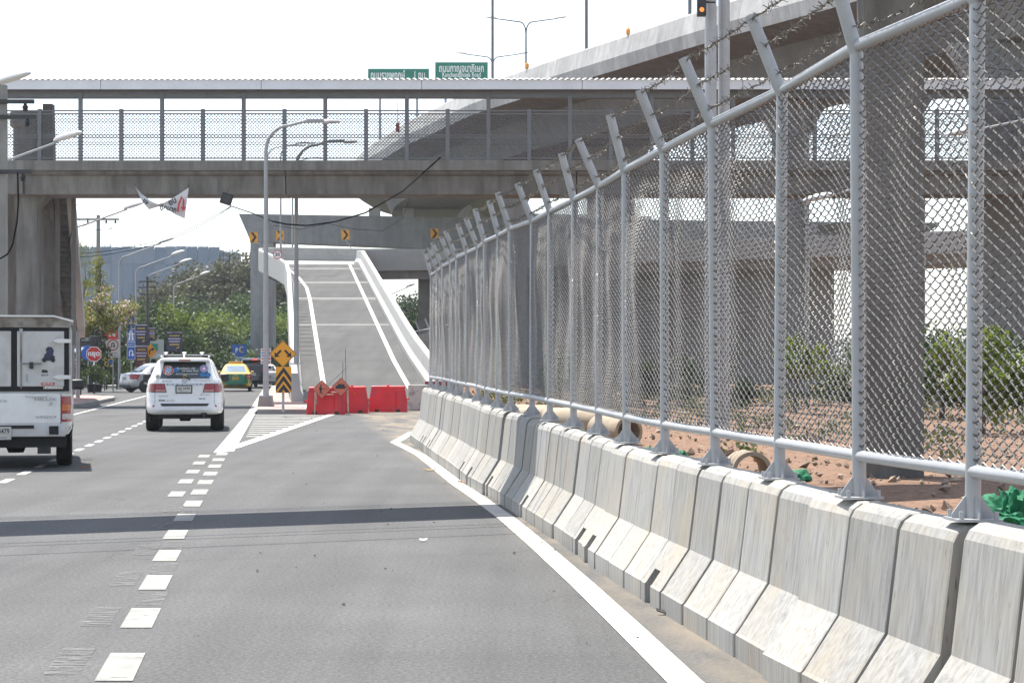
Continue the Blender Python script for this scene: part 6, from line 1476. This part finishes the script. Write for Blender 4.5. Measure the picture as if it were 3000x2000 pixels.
for j in range(8):
    t = j/7; rr_ = .06+.30*t**1.2; rows.append([Vector((rr_*(1+.3*math.cos(a*7))*math.cos(a), rr_*(1+.3*math.cos(a*7))*math.sin(a), zt_-t*1.5)) for a in [2*math.pi*k/42 for k in range(43)]])
b.grid(rows).build('canopy', mat('navy_cloth',(.02,.035,.085),.85,var=.15), s, True)
g = gp(243,1160); s = thing('wheelie_bin', 'green wheeled rubbish bin on the left pavement', 'bin', (g.x,g.y-6,.15))
MB().prism([(-.22,.08),(.22,.08),(.27,.92),(-.27,.92)], -.25, .25).build('body', mat('bin_green',(.005,.13,.065),.5,var=.1), s, False, .03); MB().prism([(-.29,.92),(.29,.92),(.25,1.02),(-.1,1.06),(-.25,1.02)], -.3, .28).build('lid', mat('bin_green'), s, False, .02) if False else MB().prism([(-.29,.92),(.29,.92),(.25,1.02),(-.1,1.06),(-.25,1.02)], -.3, .28).build('lid', MATS['bin_green'], s, False, .02)
for sg in (-1,1): MB().lathe([(.09,-.03),(.1,0),(.09,.03)], (sg*.24,.2,.1), 12, Matrix.Rotation(math.pi/2,4,'Y')).build('wheel', BLACK, s)
disc((.24,-.26,.7), .05, 12).build('reflector', REDPR, s)
x = at(228,985,84).x; tag(MB().lathe([(.09,-.05),(.085,2.9)], (x,84,0), 10).build('steel_post', POLE, smooth=True), 'plain grey steel post under the lower end of the stair stringer', 'post')
for nm, px, py in (('leafy potted plant at the foot of the stop sign, the left one',285,1156),('leafy potted plant at the foot of the stop sign, the right one',305,1155)):
    g = gp(px, py); t = thing('potted_plant', nm, 'plant', (g.x, g.y-1.5, .15)); MB().lathe([(.16,0),(.23,.36),(.25,.38),(.2,.4)], (0,0,0), 14).build('pot', BLKPL, t, True)
    me, cs = crown_mesh(int(px), .5, .45, 8, 60, .12, .45); me.materials.append(LF_M); o = obj('leaves', me, None, t); o.location = (0,0,.85); MB().tube([(0,0,.3),(0,0,.9)], .03, 5).build('stem', BARK, t)

# ------------------------------------------------------------------ things lying behind the fence
PIPE = mat('dusty_pipe_concrete', (.33,.27,.2), .9, var=.2, scale=3, bump=.3)
def pipe(label, px, Y_, r, ln, rz):
    o = thing('concrete_pipe', label, 'pipe', ((px-CX)/F*Y_, Y_, r*.85+.05), R(rz), 'concrete pipes on the dirt')
    M = Matrix.Rotation(math.pi/2,4,'X'); n = 24; b = MB(); rows = []
    for rr_, y in ((r*.8,-ln/2),(r,-ln/2),(r,ln/2),(r*.8,ln/2),(r*.8,-ln/2)): rows.append([Vector((rr_*math.cos(2*math.pi*k/n), y, rr_*math.sin(2*math.pi*k/n))) for k in range(n+1)])
    b.grid(rows).build('ring', PIPE, o, True); return o
pipe('short concrete pipe ring standing open behind the fence near the right', 2190, 26, .26, .5, 8)
pipe('concrete pipe with dark open end behind the middle of the fence', 1800, 40, .30, 1.2, 25)
pipe('concrete pipe lying slanted left of the dark open pipe', 1700, 44, .32, 1.6, 62)
pipe('tan concrete pipe glimpsed under the fence rail farther left', 1610, 47, .30, 1.4, 75)
pipe('farthest tan concrete pipe glimpsed under the fence rail', 1560, 50, .30, 1.4, 50)
GNET = mat('green_shade_net', (.0,.13,.055), .75, var=.45, scale=14, bump=.5, bscale=30)
heap('shade_net', 'crumpled green shade net heaped at the right edge behind the barrier', 'net', ((2985-CX)/F*19, 19, .0), .5, .36, GNET, 5.5, 70, .5)
heap('shade_net', 'small scrap of green net on the dirt beside the pipes, left of the post', 'net', ((1905-CX)/F*34, 34, .06), .2, .13, GNET, 2.2, 44, .5)
heap('shade_net', 'small scrap of green net on the dirt beside the pipes, right of the post', 'net', ((1985-CX)/F*33, 33, .06), .18, .14, GNET, 4.4, 44, .5)
heap('shade_net', 'tiny tuft of green net on the dirt near the standing pipe ring', 'net', ((2345-CX)/F*27, 27, .1), .14, .14, GNET, 7.4, 24, .3)
o = thing('concrete_block', 'grey concrete block lying on the grass below the H frame pole', 'block', ((2640-CX)/F*56, 56, .05)); MB().prism([(-.55,0),(.55,0),(.5,.42),(-.45,.42),(-.55,.3)], -.3, .3).build('body', CON_GRY, o, False, .03)
# a second fence running on beyond the ramp
f2 = thing('far_fence', 'far stretch of chain link fence with barbed arms beside the ramp foot', 'fence', (0,0,0))
F2 = [((1200+6*k-CX)/F*(150-7.0*k), 150-7.0*k) for k in range(9)]
F2 = [U(6.6, 78+k*6.5) for k in range(10)]
for k, p in enumerate(F2):
    z0_ = .9; MB().tube([(p[0],p[1],0),(p[0],p[1],z0_+2.2)], .05, 6).build('post', GALV, f2); MB().tube([(p[0],p[1],z0_+2.2),(p[0]-.18,p[1],z0_+2.65)], .045, 6).build('arm', GALV, f2)
    if k:
        q = F2[k-1]
        for z in (1.1, 3.1): MB().tube([(q[0],q[1],z),(p[0],p[1],z)], .04, 5).build('rail', GALV, f2)
        d = Vector((p[0]-q[0], p[1]-q[1], 0)); o = obj('wire_mesh', LINKS[k % 3], None, f2); o.location = (q[0], q[1], 1.1); o.rotation_euler = (0,0,math.atan2(d.y,d.x)); o.scale = (d.length/1.5, 1, .98)

# ------------------------------------------------------------------ hazy air
hz = MB().box((-4600,-350,-1.2),(4600,7100,34)).build('haze', None); stuff(hz); tag(hz, 'thin pale daytime haze in the air over the whole place', 'haze')
hm = bpy.data.materials.new('haze_air'); hm.use_nodes = True; t_ = hm.node_tree; t_.nodes.remove(t_.nodes['Principled BSDF'])
pv = t_.nodes.new('ShaderNodeVolumePrincipled'); pv.inputs['Color'].default_value = (.86,.92,1,1); pv.inputs['Density'].default_value = .0002; pv.inputs['Anisotropy'].default_value = .35
t_.links.new(pv.outputs[0], t_.nodes['Material Output'].inputs['Volume']); hz.data.materials.append(hm)
bpy.data.objects.remove(_to)
